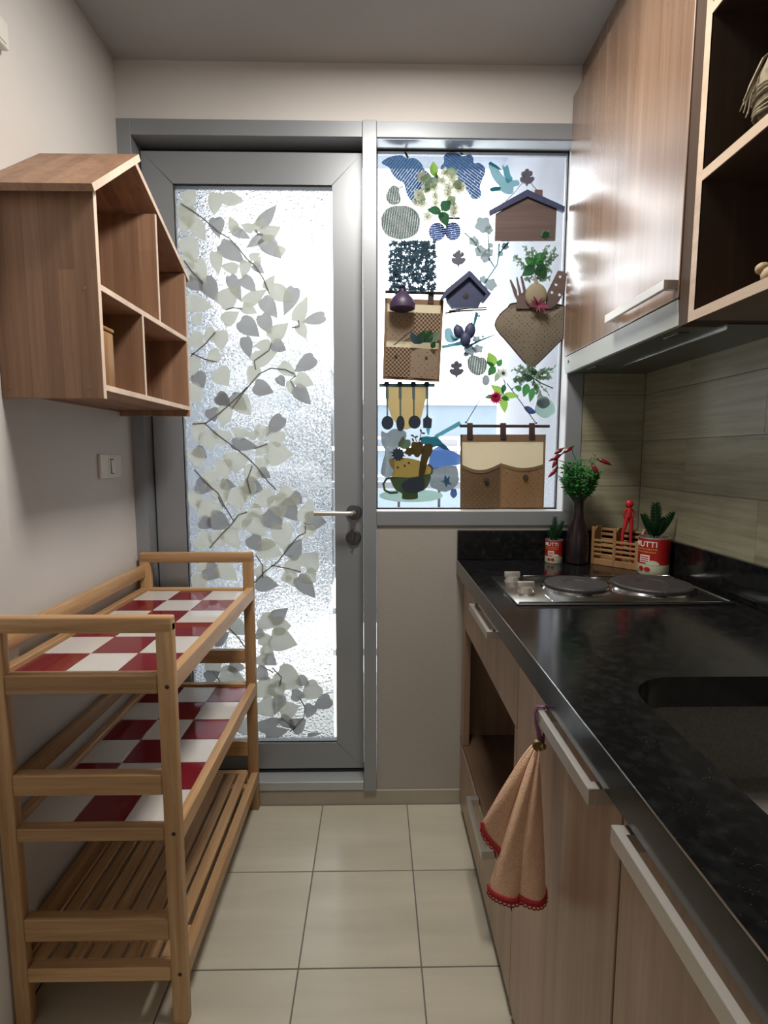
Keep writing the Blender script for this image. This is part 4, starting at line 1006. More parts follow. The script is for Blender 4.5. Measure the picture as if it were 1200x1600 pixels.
flat('leaf_blade', W6([(655,90),(710,40),(790,65),(850,90),(910,70),(945,110),(950,160),(1000,155),(1055,195),(1060,260),(1030,330),(1010,400),(1025,450),(1010,500),(960,515),(920,495),(890,440),(850,400),(800,340),(770,270),(690,250),(630,230),(625,190),(655,150)]), M['s_blue2'], s)
strip('stalk', W6([(822,10),(838,75)]), 3.4, M['s_slate'], s, SY-.0006)
s = sticker('pear_sticker', (615, 315), 'small grey-green hatched pear sticker at the left edge of the window')
flat('fruit', W6([(80,490),(95,440),(120,400),(150,378),(190,385),(215,410),(215,450),(230,500),(220,550),(170,570),(120,560),(90,525)]), M['s_grey'], s)
strip('stalk', W6([(214,405),(252,384)]), 2, M['s_bluegrey'], s, SY-.0006)
flat('pumpkin_sticker', W6([(32,740),(45,670),(90,610),(150,582),(228,575),(300,582),(370,620),(412,680),(420,740),(405,820),(350,880),(228,912),(110,880),(50,815)]), M['s_grey'], label='large round grey-green hatched pumpkin sticker above the boxwood mat', cat='sticker')
s = sticker('cherry_sticker', (695, 360), 'blue hatched double cherry sticker below the white blossoms')
flat('fruit', W6(circ(588, 835, 84, 90)), M['s_blue3'], s); flat('fruit', W6(circ(742, 830, 78, 92)), M['s_blue3'], s, SY-.0006)
strip('stalk', W6([(690,712),(700,700),(812,703)]), 3, M['s_slate'], s, SY-.001)
s = sticker('bird_sticker', (785, 280), 'pale blue flying bird sticker left of the house plaque')
flat('body', WA([(690,165),(740,195),(780,250),(830,268),(862,270),(868,298),(835,308),(830,345),(790,348),(755,332),(705,335),(698,318),(750,308),(725,275),(700,230)]), M['s_paleblue'], s)
flat('wing', WA([(768,182),(782,192),(800,180),(815,235),(828,262),(800,285),(785,260)]), M['s_teal_light'], s, SY-.0006)
flat('tail', WA([(695,318),(730,305),(760,312),(745,328),(705,332)]), M['s_teal'], s, SY-.0012); strip('tail', WA([(692,166),(735,190),(765,212)]), [5, 4, 1], M['s_teal'], s, SY-.0012)
s = sticker('blossom_branch_sticker', (760, 400), 'pale plum blossom branch sticker with teal twigs beside the house plaque')
for i, (x, y, r_) in enumerate([(655,530,46),(690,560,24),(600,625,28),(640,685,34),(690,692,26),(670,722,30),(785,655,20),(700,880,36),(655,850,22),(620,640,16),(700,650,16),(757,700,16)]):
    flat('blossom', WA(circ(x, y, r_, None, 20, .12, i)), M['s_pale'], s, SY-.0003*(i % 3))
for p, w_, mm in (([(545,575),(600,625),(640,690)], 2.2, 's_bluegrey'), ([(685,575),(688,640),(690,690)], 2, 's_bluegrey'), ([(688,725),(722,778)], 2.4, 's_teal'), ([(750,638),(748,700),(738,765),(700,820),(662,876)], 2.4, 's_teal'), ([(805,632),(752,695)], 2.4, 's_teal')):
    strip('twig', WA(p), w_, M[mm], s, SY-.0012)
s = sticker('bird_sticker', (702, 522), 'small pale blue bird sticker perched beside the hanging egg charms')
flat('body', W8([(165,560),(160,530),(200,490),(240,480),(285,500),(320,580),(360,640),(430,680),(340,740),(260,748),(200,720),(165,650)]), M['s_paleblue'], s)
flat('wing', W8([(270,600),(330,660),(425,685),(330,715),(290,670)]), M['s_teal_light'], s, SY-.0006)
s = sticker('twig_sticker', (730, 530), 'teal twig sticker with pale leaf clusters under the hanging birdhouse')
for p, w_, mm in (([(115,830),(300,790),(470,755)], [5, 5, 7], 's_teal_light'), ([(540,840),(620,800),(800,710),(1080,600)], [5, 4, 3, 1.5], 's_teal'), ([(745,205),(720,320),(690,450)], [5, 5, 3], 's_teal_light')): strip('twig', W8(p), w_, M[mm], s, SY-.0009)
for i, (x, y, r_) in enumerate([(740,690,75),(620,890,110),(760,860,95),(550,960,50),(780,270,30),(850,640,30)]): flat('leaf_cluster', W8(circ(x, y, r_, r_*.8, 22, .16, i*2)), M['s_pale'], s, SY-.0003*(i % 2))
flat('apple_sticker', W8([(575,1080),(600,1010),(660,975),(740,985),(800,1010),(870,1010),(915,1070),(930,1150),(905,1250),(840,1315),(750,1335),(650,1290),(590,1200)]), M['s_grey'], label='round grey hatched apple sticker above the green flower spray', cat='sticker', y=SY)
flat('apple_sticker', W8(circ(905, 1420, 70, 95)), M['s_grey2'], label='small pale apple sticker half behind the bright green leaf', cat='sticker', y=SY-.0006)
s = sticker('apple_sticker', (855, 635), 'pale glassy apple sticker at the lower right edge of the window')
flat('fruit', W4(circ(835, 735, 118, 112, 28, .03)), M['s_saucer'], s); flat('fruit', W4(circ(815, 665, 78, 72, 24, .03)), M['s_grey2'], s, SY-.0006)
flat('leaf_sticker', W4([(590,722),(640,710),(692,740),(728,782),(680,804),(625,780)]), M['s_blue3'], label='small dark blue leaf sticker by the organiser cord', cat='sticker', y=SY-.0012)
flat('leaf_sticker', W3([(45,640),(110,660),(190,610),(330,640),(330,740),(260,830),(170,900),(200,1000),(190,1150),(100,1185),(40,1140),(60,1000),(90,880),(50,780)]), M['s_grey2'], label='pale grey hatched leaf sticker left of the cup sticker', cat='sticker', y=SY)
s = sticker('bird_sticker', (680, 690), 'dark teal bird sticker with long tail above the blue pumpkin sticker')
flat('body', W3([(505,722),(560,700),(640,702),(710,705),(760,765),(845,845),(800,858),(720,815),(660,830),(600,800),(540,790)]), M['s_teal'], s)
strip('tail', W3([(690,705),(830,625),(985,540)]), [6, 6, 7], M['s_teal_light'], s, SY-.0006); strip('leg', W3([(600,600),(604,680)]), [7, 2], M['s_teal_light'], s, SY-.0006)
s = sticker('pumpkin_sticker', (690, 735), 'sky blue and pale hatched pumpkin stickers beside the cup sticker')
flat('fruit', W3([(610,1020),(640,880),(700,830),(780,800),(860,860),(920,890),(985,930),(975,1030),(880,1045),(760,1062),(650,1090)]), M['s_sky'], s, SY)
flat('fruit', W3([(640,1100),(760,1064),(880,1046),(950,1080),(960,1250),(880,1330),(790,1360),(700,1330),(625,1280)]), M['s_grey2'], s, SY-.0006)
flat('flower', W3([(735,1228),(790,1225),(800,1150),(830,1200),(865,1160),(850,1230),(885,1282),(835,1262),(815,1310),(795,1250)]), M['s_blue'], s, SY-.0012, sm=False); flat('flower', W3(circ(905, 1375, 40, 58, 18, .06)), M['s_blue3'], s, SY-.0012)
# hanging utensils sticker
s = sticker('utensil_sticker', (636, 632), 'sticker of four kitchen utensils hanging from a rail on a cream panel')
flat('panel', W3([(128,112),(578,112),(560,300),(520,470),(470,560),(330,620),(240,560),(150,430)]), M['s_cream'], s, SY)
strip('rail', W3([(18,92),(680,90)]), 5.5, M['s_bluegrey'], s, SY-.0006)
for x in (112, 268, 428, 588):
    strip('utensil_handle', W3([(x,100),(x+1,255)]), 4.6, M['s_bluegrey'], s, SY-.0012); strip('utensil_handle', W3([(x+2,250),(x+4,460)]), 2.6, M['s_bluegrey'], s, SY-.0012)
    flat('hook', W3(circ(x-4, 78, 34, 32, 20, .10)), M['s_slate'], s, SY-.0018)
flat('utensil_head', W3(circ(118, 538, 71, 82)), M['s_slate'], s, SY-.0018); flat('utensil_head', W3(circ(272, 545, 50, 92)), M['s_slate'], s, SY-.0018); flat('utensil_head', W3(circ(440, 530, 73, 78)), M['s_slate'], s, SY-.0018)
flat('utensil_head', W3([(588,430),(606,470),(648,492),(640,600),(542,600),(540,492),(572,470)]), M['s_slate'], s, SY-.0018, sm=False)
# teacup sticker
s = sticker('cup_sticker', (642, 770), 'sticker of a green cup with yellow bear and flowers on a pale saucer')
flat('saucer', W3(circ(398, 1405, 378, 78, 36)), M['s_saucer'], s, SY)
flat('cup', W3([(165,1185),(390,1190),(618,1150),(612,1260),(560,1330),(480,1365),(470,1440),(300,1445),(290,1380),(220,1340),(175,1270)]), M['s_cup'], s, SY-.0012)
hp = [(185,1195),(110,1200),(68,1265),(85,1340),(150,1372),(240,1365)]; strip('cup_handle', W3(hp), 3.6, M['s_cup'], s, SY-.0012)
flat('bear', W3([(180,1195),(190,1100),(145,1030),(140,975),(190,960),(330,955),(480,985),(560,1040),(560,1190),(390,1200)]), M['s_yellow'], s, SY-.0006)
flat('ear', W3(circ(602, 1100, 50, 66)), M['s_yellow'], s, SY-.0003); strip('ear_rim', W3([(600,1030),(650,1070),(645,1140),(600,1160)]), 2.4, M['s_cup'], s, SY-.0009)
for x, y in ((240, 1070), (372, 1015), (322, 1050)): flat('eye', W3(circ(x, y, 14, 14, 12)), M['s_brown'], s, SY-.0012)
st = []
for k in range(24):
    a = k*math.pi/12; r_ = 88 if k % 2 else 62; st.append((243+r_*math.cos(a), 912+r_*math.sin(a)))
flat('flower', W3(st), M['s_slate'], s, SY-.0024, sm=False)
flat('leaf', W3([(245,790),(270,740),(300,700),(330,735),(380,740),(395,790),(370,840),(310,850),(265,830)]), M['s_leafgreen'], s, SY-.0012)
flat('flower', W3(circ(470, 850, 85, 90, 24, .12)), M['s_brown'], s, SY-.0018); flat('flower', W3(circ(380, 880, 55, 50, 24, .12)), M['s_brown'], s, SY-.0012)
flat('leaf', W3([(540,820),(590,790),(650,800),(650,880),(600,980),(570,1100),(540,1180),(490,1180),(500,1050),(520,930)]), M['s_brown'], s, SY-.0018)
flat('leaf', W3([(280,1280),(330,1230),(420,1190),(540,1190),(560,1260),(540,1340),(420,1370),(320,1340)]), M['s_slate'], s, SY-.0020)
for x, y, a in ((515, 632, 80), (545, 662, 10), (415, 690, 20), (460, 705, -20), (420, 740, 70), (515, 730, -40)):
    c_, s__ = math.cos(math.radians(a)), math.sin(math.radians(a)); flat('seed', W3([(x+22*math.cos(t)*c_-11*math.sin(t)*s__, y+22*math.cos(t)*s__+11*math.sin(t)*c_) for t in [k*math.pi/6 for k in range(12)]]), M['s_brown'], s, SY-.0018)
strip('stem', W3([(520,650),(505,720),(480,800)]), 1.2, M['s_brown'], s, SY-.0018); strip('stem', W3([(415,690),(450,720),(475,790)]), 1.2, M['s_brown'], s, SY-.0018)

# ================================================================= THINGS HANGING IN THE WINDOW
HY = GY-.020
def P3(p, y=HY): return U(p[0], p[1], 'Y', y)
def cordt(pts, r_=.0011, y=HY): return G().tube([P3(p, y) for p in pts], r_, 6)
def hook(px, py, label):
    t = thing('suction_hook', tuple(P3((px, py+6), GY-.008)), label, 'hook', None)
    a = 1/8
    flat('base', [(px+x*a*1.12, py+y*a*1.12) for x, y in [(-80,20),(-60,-5),(-35,0),(-20,-40),(25,-40),(35,0),(60,-5),(82,20),(50,60),(18,70),(0,100),(-18,70),(-50,60)]], M['hook'], t, GY-.0042, .006)
    for dx, dy in ((-42, -44), (0, -76), (42, -50)): G().lathe(P3((px+dx*a, py+dy*a), GY-.0043), [(.0074, .0), (.0082, .002), (.0070, .005), (.003, .006)], 16, 'Y').build('petal', M['hook'], t)
    G().lathe(P3((px, py-10*a), GY-.0015), [(.0105, -.0005), (.0090, .0008), (.005, .0035)], 18, 'Y').build('suction_cup', M['hook'], t)
    return t
# (a) garland of pale blossoms
rnd = random.Random(11)
gl = thing('blossom_garland', tuple(P3((680, 300))), 'cream artificial blossom spray with green leaves at the top of the window', 'artificial flowers')
def petals(t, px, py, r_, m, y=HY, n=5, tilt=.3):
    g = G(); c = P3((px, py), y); rr_ = r_*.00215
    for k in range(n):
        a = k*2*math.pi/n+rnd.uniform(-.2, .2); g.leaf(c, (math.cos(a), -tilt, math.sin(a)), (0, -1, 0), rr_*.9, rr_*.72, .15, .1, 6)
    g.ball(c+Vector((0, -.002, 0)), rr_*.16, 1); g.build('blossom', m, t)
def big_leaf(t, b, tip, wpx, m, y=HY, nm='leaf'):
    a = P3(b, y); c = P3(tip, y-.006); G().leaf(a, c-a, (0, -1, 0), (c-a).length, wpx*.00215, .22, .08, 8).build(nm, m, t)
for x, y, r_ in ((570,490,7),(440,560,8),(490,690,8),(745,650,8),(690,460,8),(735,300,9),(640,340,7),(440,300,9),(400,470,8),(560,400,8),(480,420,9),(800,420,8),(780,380,9),(700,400,8),(660,260,8),(380,550,6),(720,560,8),(760,600,7),(570,555,6),(600,330,6),(830,400,7)):
    petals(gl, *W6([(x, y)])[0], r_*1.25, M['petal'], HY-rnd.uniform(0, .012))
for b, t_, w_, mm in (((560,290),(548,135),13,'g_bright'),((540,330),(420,300),15,'g_pale'),((540,350),(470,440),14,'g_pale'),((590,310),(480,400),14,'g_sage'),((780,250),(660,240),13,'g_pale'),((760,330),(820,400),14,'g_pale'),
                      ((625,640),(490,610),13,'g_dark'),((630,620),(720,530),17,'g_dark'),((630,640),(690,780),16,'g_dark'),((640,650),(600,700),10,'g_sage'),((700,560),(770,480),14,'g_pale'),((400,480),(480,520),12,'g_pale'),((560,300),(600,280),10,'g_dark')):
    big_leaf(gl, W6([b])[0], W6([t_])[0], w_, M[mm], HY-rnd.uniform(.002, .014))
g = G()
for q in ([(600,300),(690,380),(700,480),(640,630)], [(600,300),(520,340),(430,450)], [(640,630),(520,580),(440,560)], [(690,380),(780,300)]): g.tube([P3(p) for p in W6(q)], .0012, 6)
g.build('stem', M['twig'], gl)
# (b) house plaque
hook(823, 278, 'grey suction hook with petals holding the brown house plaque')
hp_ = thing('house_plaque', tuple(P3((824, 350))), 'brown wooden house-shaped plaque with dark roof hanging on a hook', 'plaque')
flat('body', WA([(727,470),(910,372),(1083,447),(1075,625),(722,627)]), M['darkwood'], hp_, HY, .006, sm=False, clamp=False)
flat('roof', WA([(688,455),(910,333),(1127,432),(1124,462),(910,374),(692,482)]), M['navy'], hp_, HY-.002, .012, sm=False, clamp=False)
flat('chimney', WA([(955,330),(1000,332),(1000,372),(955,362)]), M['darkwood'], hp_, HY-.001, .008, sm=False, clamp=False)
flat('leaf_motif', WA(circ(1020, 585, 30, 24, 20, .12)), M['g_sage'], hp_, HY-.0068, .0015, clamp=False); flat('leaf_motif', WA([(1003,590),(1015,570),(1035,572),(1045,585),(1030,602),(1010,605)]), M['g_dark'], hp_, HY-.0085, .001, clamp=False)
G().ball(P3(WA([(1020, 382)])[0], HY-.01), .005, 2).ball(P3(WA([(1035, 388)])[0], HY-.01), .004, 2).build('ornament', M['navy'], hp_)
cordt(WA([(882,288),(845,335),(790,390)]), .0009, HY-.008).build('cord', M['cord'], hp_); cordt(WA([(935,285),(970,325),(1000,345)]), .0009, HY-.008).build('cord', M['cord'], hp_)
# (c) boxwood mat
bm_ = thing('boxwood_mat', tuple(P3((645, 450))), 'square mat of dark blue-green artificial boxwood leaves on the left of the window', 'artificial plant')
g = G(); st_ = G()
for i in range(17):
    for j in range(17):
        px, py = 611+i*4.2+rnd.uniform(-1.5, 1.5), 379+j*4.6+rnd.uniform(-1.5, 1.5)
        if rnd.random() < .22: continue
        c = P3((px, py), HY-rnd.uniform(0, .016)); a0 = rnd.uniform(0, 6.28)
        for k in range(5):
            a = a0+k*1.257; g.leaf(c, (math.cos(a), rnd.uniform(-.6, .1), math.sin(a)), (rnd.uniform(-.3, .3), -1, 0), rnd.uniform(.008, .012), .0062, .2, .1, 3)
g.build('foliage', M['g_box'], bm_, kind='stuff')
for i in range(5): st_.tube([P3((616+i*15, 376)), P3((616+i*15, 455))], .0011, 5)
for i in range(5): st_.tube([P3((609, 382+i*17)), P3((682, 382+i*17))], .0011, 5)
st_.build('grid', M['g_box'], bm_)
# (d) fabric organiser, left
def Zq(c4):                                     # bilinear map of the unit square onto four photo points
    (tl, tr, br, bl) = c4
    def f(u, v, y):
        x = (tl[0]*(1-u)+tr[0]*u)*v+(bl[0]*(1-u)+br[0]*u)*(1-v); yy = (tl[1]*(1-u)+tr[1]*u)*v+(bl[1]*(1-u)+br[1]*u)*(1-v); return P3((x, yy), y)
    return f
OY = GY-.016
og = thing('wall_organiser', tuple(P3((645, 530), OY)), 'four-pocket dotted and gingham fabric organiser hanging at the left of the window', 'organiser')
f = Zq(((601.5, 465.5), (693.5, 469), (686.5, 597), (598, 592)))
G().sheet(lambda u, v: f(u, v, OY+.001*math.sin(6*u)), 14, 20, .0012).build('backing', M['linen'], og)
def rim_strip(u0, u1, v0, v1, m=M['hem'], nm='hem', y=None): G().sheet(lambda u, v: f(u0+(u1-u0)*u, v0+(v1-v0)*v, (y or OY)-.0012), 6, 6, .0008).build(nm, m, og)
rim_strip(0, 1, .935, 1); rim_strip(0, .045, 0, 1); rim_strip(.955, 1, 0, 1); rim_strip(0, 1, 0, .035)
def pocket(u0, u1, v0, v1, m, bul=.012, nm='pocket'):
    G().sheet(lambda u, v: f(u0+(u1-u0)*u, v0+(v1-v0)*v, OY-.002-bul*math.sin(math.pi*u)*(.35+.65*v)), 10, 8, .0009).build(nm, m, og)
pocket(.045, .50, .475, .835, M['linen_dots']); pocket(.50, .955, .475, .835, M['gingham']); pocket(.045, .48, .035, .40, M['gingham']); pocket(.48, .955, .035, .40, M['linen_dots'])
for u in (.22, .75): G().lathe(f(u, .29, OY-.0125), [(.0045, -.001), (.0045, .0015), (.003, .0022)], 16, 'Y').build('button', M['twig'], og)
for u0, u1 in ((.17, .27), (.73, .83)): G().sheet(lambda u, v: f(u0+(u1-u0)*u, .95+.14*v, OY-.004), 3, 4, .004).build('hanging_tab', M['strap'], og)
G().tube([f(0, 1.075, OY-.002), f(1.04, 1.085, OY-.002)], .0052, 12).build('rod', M['strap'], og)
# purple pouch and dark branch on it
PB = P3(W1([(355, 430)])[0], OY-.030)
G().lathe(PB, [(.019, .0), (.041, .008), (.042, .022), (.034, .040), (.018, .056), (.008, .062), (.007, .070), (.012, .076)], 28).build('garlic_pouch', M['darkcloth'], label='dark purple rounded pouch at the top left organiser pocket', cat='pouch')
dbr = thing('dark_branch', tuple(P3(W1([(500, 760)])[0], OY-.02)), 'dark leafy twig poking from the lower organiser pockets', 'twig')
G().tube([P3(p, OY-.019) for p in W1([(235,915),(400,780),(560,650)])], [.0016, .0022, .0014], 7).build('stem', M['twig'], dbr)
for b, t_, w_, mm in (((560,900),(480,720),11,'g_box'),((570,900),(690,700),14,'g_dark'),((700,880),(780,690),13,'g_dark'),((760,890),(900,720),13,'g_sage'),((600,900),(570,790),12,'g_box'),((780,960),(830,860),8,'g_dark')): big_leaf(dbr, W1([b])[0], W1([t_])[0], w_, M[mm], OY-.019)
# (e) hanging birdhouse
hook(716, 404, 'grey suction hook with petals holding the navy birdhouse')
bh = thing('birdhouse', tuple(P3((730, 460))), 'navy diamond-shaped hanging birdhouse with twig perch', 'birdhouse')
flat('body', WA([(432,940),(565,822),(685,945),(640,985),(622,1022),(470,1025),(440,985)]), M['navy'], bh, HY+.004, .020, sm=False, clamp=False)
flat('roof', WA([(400,975),(432,925),(566,815),(580,825),(692,948),(656,994),(640,984),(662,950),(566,850),(440,955),(410,980)]), M['navy'], bh, HY, .030, sm=False, clamp=False)
G().lathe(P3(WA([(553, 945)])[0], HY-.016), [(.010, -.001), (.010, .0012), (.008, .0014)], 20, 'Y').build('entrance_hole', M['gasket'], bh)
G().tube([P3(p, HY-.012) for p in WA([(433,1047),(520,1035),(600,1030),(678,1026)])], .0026, 7).tube([P3(p, HY-.018) for p in WA([(455,1035),(560,1020),(676,1014)])], .0024, 7).build('perch', M['twig'], bh)
cordt(WA([(494,768),(480,830),(468,888)])).build('cord', M['cord'], bh); cordt(WA([(545,765),(565,800),(582,830)])).build('cord', M['cord'], bh)
for i, (x, y, rx_, ry_, an) in enumerate(((420, 555, 78, 110, -25), (620, 540, 82, 125, 10), (540, 690, 80, 118, 0))):
    c = P3(W8([(x, y)])[0], HY-.012-.008*(i == 2)); a_ = math.radians(an)
    t = thing('egg_charm', tuple(c), ('dark oval charm hanging left below the birdhouse', 'dark oval charm hanging right below the birdhouse', 'lowest dark oval charm below the birdhouse')[i], 'charm')
    G().ball(c, 1, 3, (rx_*.000225, .013, ry_*.000215), Matrix.Rotation(a_, 3, 'Y')).build('charm', M['navy'], t)
    top = W8([(x, y-ry_+8)])[0]; G().tube([P3(W8([(545, 210)])[0], HY-.012), P3(((top[0]+W8([(545, 210)])[0][0])/2-1, top[1]-6), HY-.012), P3(top, HY-.012)], .0007, 5).build('thread', M['petal'], t)
    big_leaf(t, top, (top[0]+(-6 if i == 0 else 5), top[1]-4), 3, M['g_sage'], HY-.012)
hook(713, 577, 'empty grey suction hook low in the middle of the window')
# (f) pot holder pocket
PY = GY-.014
ph = thing('pot_holder', tuple(P3((830, 500), PY)), 'brown dotted diamond-shaped pot holder pocket at the right of the window', 'pot holder')
dia = W2([(350,790),(250,850),(150,940),(105,1030),(125,1110),(230,1230),(340,1360),(450,1490),(520,1542),(580,1530),(660,1460),(780,1340),(880,1240),(1010,1100),(1000,960),(950,870),(870,810)])
def cX(name, px, m, y, th): 
    pts = []
    for p in smooth(px, 5):
        q = U(p[0], p[1], 'Y', y); q.x = min(q.x, .6278)
        if not pts or (q-pts[-1]).length > 1e-4: pts.append(q)
    return pts
pp = cX('', dia, None, PY, 0)
G().prism(pp, (0, .004, 0)).build('back_panel', M['linen_grey'], ph)
g = G(); cen = sum(pp, Vector())/len(pp); cv = g.b.verts.new(cen+Vector((0, -.016, 0))); R1 = [g.b.verts.new(p+Vector((0, -.0008, 0))) for p in pp]; R2 = [g.b.verts.new(p.lerp(cen, .35)+Vector((0, -.012, 0))) for p in pp]
lim = P3(W2([(500, 850)])[0], PY).z
for r_ in (R1, R2):
    for v in r_: v.co.z = min(v.co.z, lim)
n = len(pp)
for i in range(n):
    try: g.b.faces.new((R1[i], R1[(i+1) % n], R2[(i+1) % n], R2[i])); g.b.faces.new((R2[i], R2[(i+1) % n], cv))
    except ValueError: pass
g.build('front_pocket', M['mitt'], ph, sharp=80)
G().tube(pp+[pp[0]], .0022, 7, False).build('piping', M['strap'], ph)
fk = thing('wooden_fork', tuple(P3((805, 460), PY-.012)), 'brown wooden three-tined fork in the pot holder pocket', 'fork')
flat('head', W2([(350,860),(360,760),(330,700),(275,520),(285,508),(355,640),(366,705),(385,700),(352,500),(362,478),(405,640),(414,680),(436,660),(402,480),(420,462),(470,650),(500,760),(500,860)]), M['darkwood'], fk, PY-.010, .005, sm=False, clamp=False)
flat('handle', W2([(400,850),(470,850),(560,1200),(520,1210)]), M['darkwood'], fk, PY-.006, .004, sm=False, clamp=False)
tn = thing('wooden_turner', tuple(P3((870, 450), PY-.012)), 'brown wooden turner with round holes in the pot holder pocket', 'turner')
def holed(px, holes, y, th, m):
    g = G(); b = g.b; o = [P3(p, y) for p in px]; H = []
    for hx, hy, r_ in holes:
        c = P3((hx, hy), y); H.append([c+Vector((r_*math.cos(k*math.pi/6), 0, r_*math.sin(k*math.pi/6))) for k in range(12)])
    for q in o: q.x = min(q.x, .6276)
    loops = []
    for dy in (0, -th):
        es = []; L_ = []
        for lp in [o]+H:
            vs = [b.verts.new(p+Vector((0, dy, 0))) for p in lp]; es += [b.edges.new((vs[i], vs[(i+1) % len(vs)])) for i in range(len(vs))]; L_.append(vs)
        bmesh.ops.triangle_fill(b, edges=es, use_beauty=True); loops.append(L_)
    for A, Bq in zip(*loops):
        for i in range(len(A)): b.faces.new((A[i], A[(i+1) % len(A)], Bq[(i+1) % len(A)], Bq[i]))
    return g.build('head', m, tn)
holed(W2([(700,720),(730,640),(845,410),(900,415),(960,440),(930,640),(880,740),(840,800),(760,860),(700,860)]), [(*W2([c])[0], .0050) for c in ((872,480),(825,574),(775,666),(865,694))], PY-.010, .005, M['darkwood'])
flat('handle', W2([(720,850),(790,850),(640,1180),(600,1170)]), M['darkwood'], tn, PY-.006, .004, sm=False, clamp=False)
c = P3(W2([(590, 700)])[0], PY-.022); G().ball(c, 1, 3, (.036, .015, .040)).tube([c+Vector((0, 0, .036)), c+Vector((-.002, 0, .056))], [.008, .004], 8).build('garlic_bulb', M['bulb'], label='pale round bulb above the pot holder pocket', cat='bulb')
pf = thing('pink_flower', tuple(P3(W2([(620, 810)])[0], PY-.03)), 'mauve-pink flower at the mouth of the pot holder pocket', 'artificial flower')
g = G(); c = P3(W2([(615, 815)])[0], PY-.034)
for k in range(44):
    a = rnd.uniform(0, 6.28); g.leaf(c, (math.cos(a)*1.3, rnd.uniform(-.9, 0), math.sin(a)*.8), (0, -1, .2), rnd.uniform(.018, .038), .007, .2, .1, 3)
g.build('petal_head', M['petal_mauve'], pf)
def bushy(t, pts, cnt, spread, mleaf, y, size=(.0085, .0135)):
    g = G(); sg = G()
    for i in range(cnt):
        p0, p1 = rnd.choice(pts); a = P3(p0, y); b = P3((p1[0]+rnd.uniform(-spread, spread), p1[1]+rnd.uniform(-spread, spread)), y-rnd.uniform(-.004, .028)); sg.tube([a, a.lerp(b, .5)+Vector((0, -.003, 0)), b], .0006, 4)
        for k in range(10):
            p = a.lerp(b, .35+.65*k/9); an = rnd.uniform(0, 6.28); g.leaf(p, (math.cos(an), rnd.uniform(-.8, .3), math.sin(an)), (rnd.uniform(-.5, .5), -1, rnd.uniform(-.5, .5)), rnd.uniform(*size), size[0]*.85, .2, .2, 2)
    g.build('foliage', mleaf, t, kind='stuff'); sg.build('stem', M['stemgreen'], t, kind='stuff')
pl = thing('leafy_sprig', tuple(P3(W2([(580, 400)])[0], PY-.02)), 'bushy green sprig with broad leaves above the pot holder', 'artificial plant')
c0 = W2([(590, 520)])[0]; bushy(pl, [(c0, q) for q in W2([(340,240),(380,340),(440,150),(560,170),(700,120),(800,170),(810,240),(760,400),(420,470),(740,480),(520,230),(680,200)])], 34, 4, M['g_sage'], PY-.012)
for b, t_, w_, mm in (((560,330),(460,250),13,'g_mid'),((580,320),(690,180),17,'g_mid'),((570,360),(430,460),16,'g_dark'),((600,360),(720,500),17,'g_dark'),((600,340),(700,350),14,'g_dark'),((590,400),(640,470),10,'g_dark')): big_leaf(pl, W2([b])[0], W2([t_])[0], w_, M[mm], PY-.03)
# (g) organiser right
o2 = thing('wall_organiser', tuple(P3((787, 735), OY)), 'two-pocket brown dotted fabric organiser on a rod at the lower right of the window', 'organiser')
f2 = Zq(((719.5, 679), (853, 679), (849.5, 795), (719, 796)))
def sh(fn, nu, nv, m, nm, th=.0009): G().sheet(fn, nu, nv, th).build(nm, m, o2)
sh(lambda u, v: f2(u, v, OY+.001*math.sin(8*u)), 16, 16, M['linen'], 'backing', .0012)
for u0, u1, v0, v1 in ((0, 1, .90, 1.0), (0, .022, 0, 1), (.975, 1, 0, 1), (0, 1, 0, .02)): sh(lambda u, v: f2(u0+(u1-u0)*u, v0+(v1-v0)*v, OY-.0014), 8, 5, M['hem'], 'hem')
def topedge(u): return .60-.085*math.sin(math.pi*min(1, u/.47))*(1 if u < .47 else 0)-(.06*math.sin(math.pi*min(1, (u-.5)/.5)) if u > .5 else 0)
def pk2(u0, u1, m): sh(lambda u, v: f2(u0+(u1-u0)*u, .02+(topedge(u0+(u1-u0)*u)-.02)*v, OY-.0025-.016*math.sin(math.pi*u)*(.3+.7*v)), 14, 10, m, 'pocket')
pk2(.01, .475, M['linen_white_dots']); pk2(.485, .975, M['linen_dots_big'])
def pe(u0, u1): sh(lambda u, v: f2(u0+(u1-u0)*u, topedge(u0+(u1-u0)*u)-.035+.045*v, OY-.0035-.016*math.sin(math.pi*u)), 14, 2, M['hem'], 'pocket_hem', .0012)
pe(.01, .475); pe(.485, .975); sh(lambda u, v: f2(.472+.016*u, .02+.6*v, OY-.004), 2, 8, M['hem'], 'seam')
for px, py in ((760.2, 749.3), (821, 745)): G().lathe(P3((px, py), OY-.019), [(.0085, -.001), (.0085, .002), (.006, .003), (.002, .0026)], 20, 'Y').build('button', M['twig'], o2)
for x in (734.5, 786.5, 831.5): G().sheet(lambda u, v: P3((x-4.3+8.6*u, 686-25*v), OY-.005-.003*math.sin(math.pi*v)), 3, 6, .006).build('hanging_tab', M['strap'], o2)
G().tube([P3((718.5, 665.6), OY-.002), P3((858.5, 666), OY-.002)], .0048, 12).build('rod', M['strap'], o2)
cordt([(769, 594), (748, 628), (728, 661)], .0014, OY-.006).build('cord', M['cord'], o2); cordt([(792, 599), (815, 630), (838, 662)], .0014, OY-.006).build('cord', M['cord'], o2)
G().ball(P3((728, 660), OY-.007), .0035, 2).ball(P3((838, 661), OY-.007), .0035, 2).build('knot', M['cord'], o2)
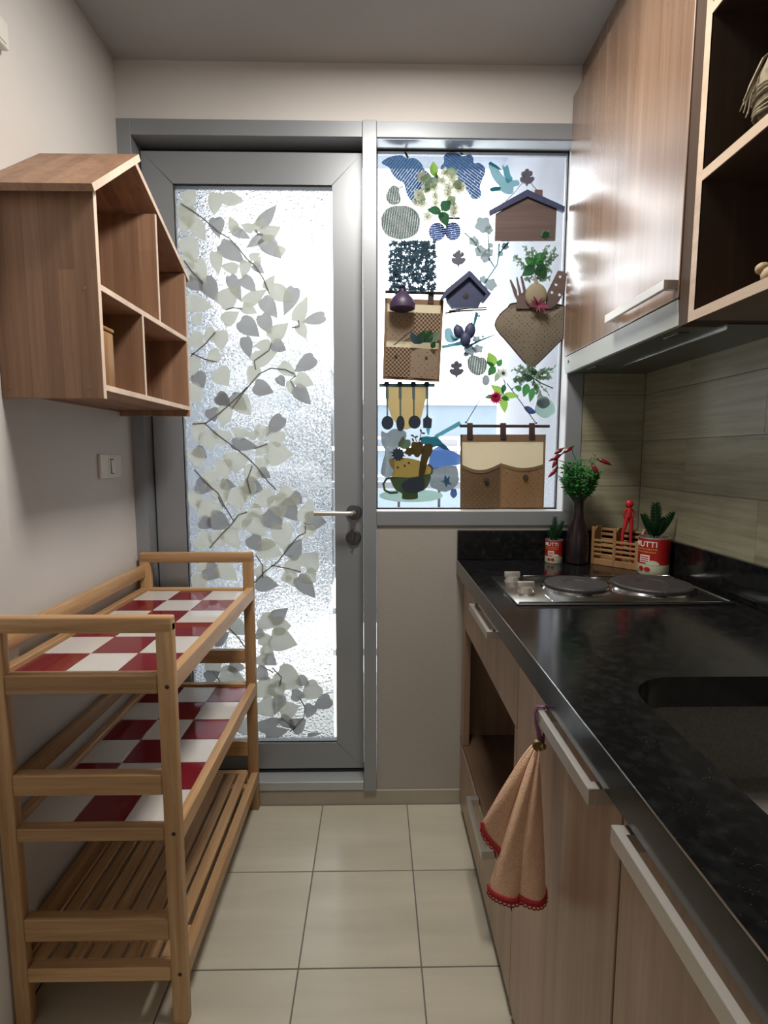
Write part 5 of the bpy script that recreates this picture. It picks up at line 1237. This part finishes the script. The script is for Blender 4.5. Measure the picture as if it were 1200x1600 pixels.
# (h) flower spray and sprig
fs = thing('flower_spray', tuple(P3((775, 600))), 'bright green leaves with a white flower and a pink flower above the organiser', 'artificial flowers')
for b, t_, w_, mm in (((240,245),(175,75),17,'g_bright'),((250,250),(170,350),13,'g_mid'),((280,240),(330,160),9,'g_mid'),((340,570),(205,460),12,'g_bright'),((350,580),(535,590),10,'g_bright'),((340,600),(370,785),13,'g_bright'),((230,590),(130,610),7,'g_mid'),((360,460),(340,560),8,'g_dark'),((240,250),(150,190),7,'g_mid'),((300,300),(250,430),9,'g_pale'),((330,600),(420,640),8,'g_mid')): big_leaf(fs, W4([b])[0], W4([t_])[0], w_, M[mm], HY-rnd.uniform(0, .01))
g = G(); c = P3(W4([(345, 325)])[0], HY-.014)
for k in range(16):
    a = k*.785+rnd.uniform(-.1, .1); g.leaf(c, (math.cos(a), -.25-.3*(k > 7), math.sin(a)), (0, -1, 0), .022-.006*(k > 7), .011, .2, .15, 3)
g.build('white_flower', M['petal_white'], fs); G().ball(c+Vector((0, -.005, 0)), .005, 2).build('flower_centre', M['g_mid'], fs)
g = G(); c = P3(W4([(255, 612)])[0], HY-.016)
for r_ in range(4):
    for k in range(14):
        a = k*2*math.pi/14+r_*.22; g.leaf(c+Vector((0, -.002*r_, 0)), (math.cos(a), -.12-.28*r_, math.sin(a)), (0, -1, 0), .024-.0045*r_, .0075, .25, .1, 3)
g.build('pink_flower', M['petal_pink'], fs)
G().tube([P3(p) for p in W4([(250,245),(320,320),(370,440),(345,580),(255,612)])], .0013, 6).build('stem', M['stemgreen'], fs)
gs = thing('leafy_sprig', tuple(P3((835, 590))), 'green sprig with tiny pale leaves reaching the right window jamb', 'artificial plant')
c0 = W4([(690, 370)])[0]; bushy(gs, [(c0, q) for q in W4([(480,270),(560,260),(620,240),(700,260),(820,270),(930,280),(970,350),(880,380),(470,480),(480,400),(560,340),(790,600),(850,540),(740,560),(900,330),(760,290)])], 34, 3, M['g_sage'], HY-.004)
for b, t_, w_, mm in (((630,450),(590,600),12,'g_mid'),((690,500),(665,660),10,'g_mid'),((660,420),(640,340),11,'g_dark'),((560,520),(480,480),9,'g_mid'),((720,350),(690,260),9,'g_dark')): big_leaf(gs, W4([b])[0], W4([t_])[0], w_, M[mm], HY-.024)
G().tube([P3(p, HY-.006) for p in W4([(700,380),(790,440),(930,500)])], .002, 6).build('stem', M['stemgreen'], gs)
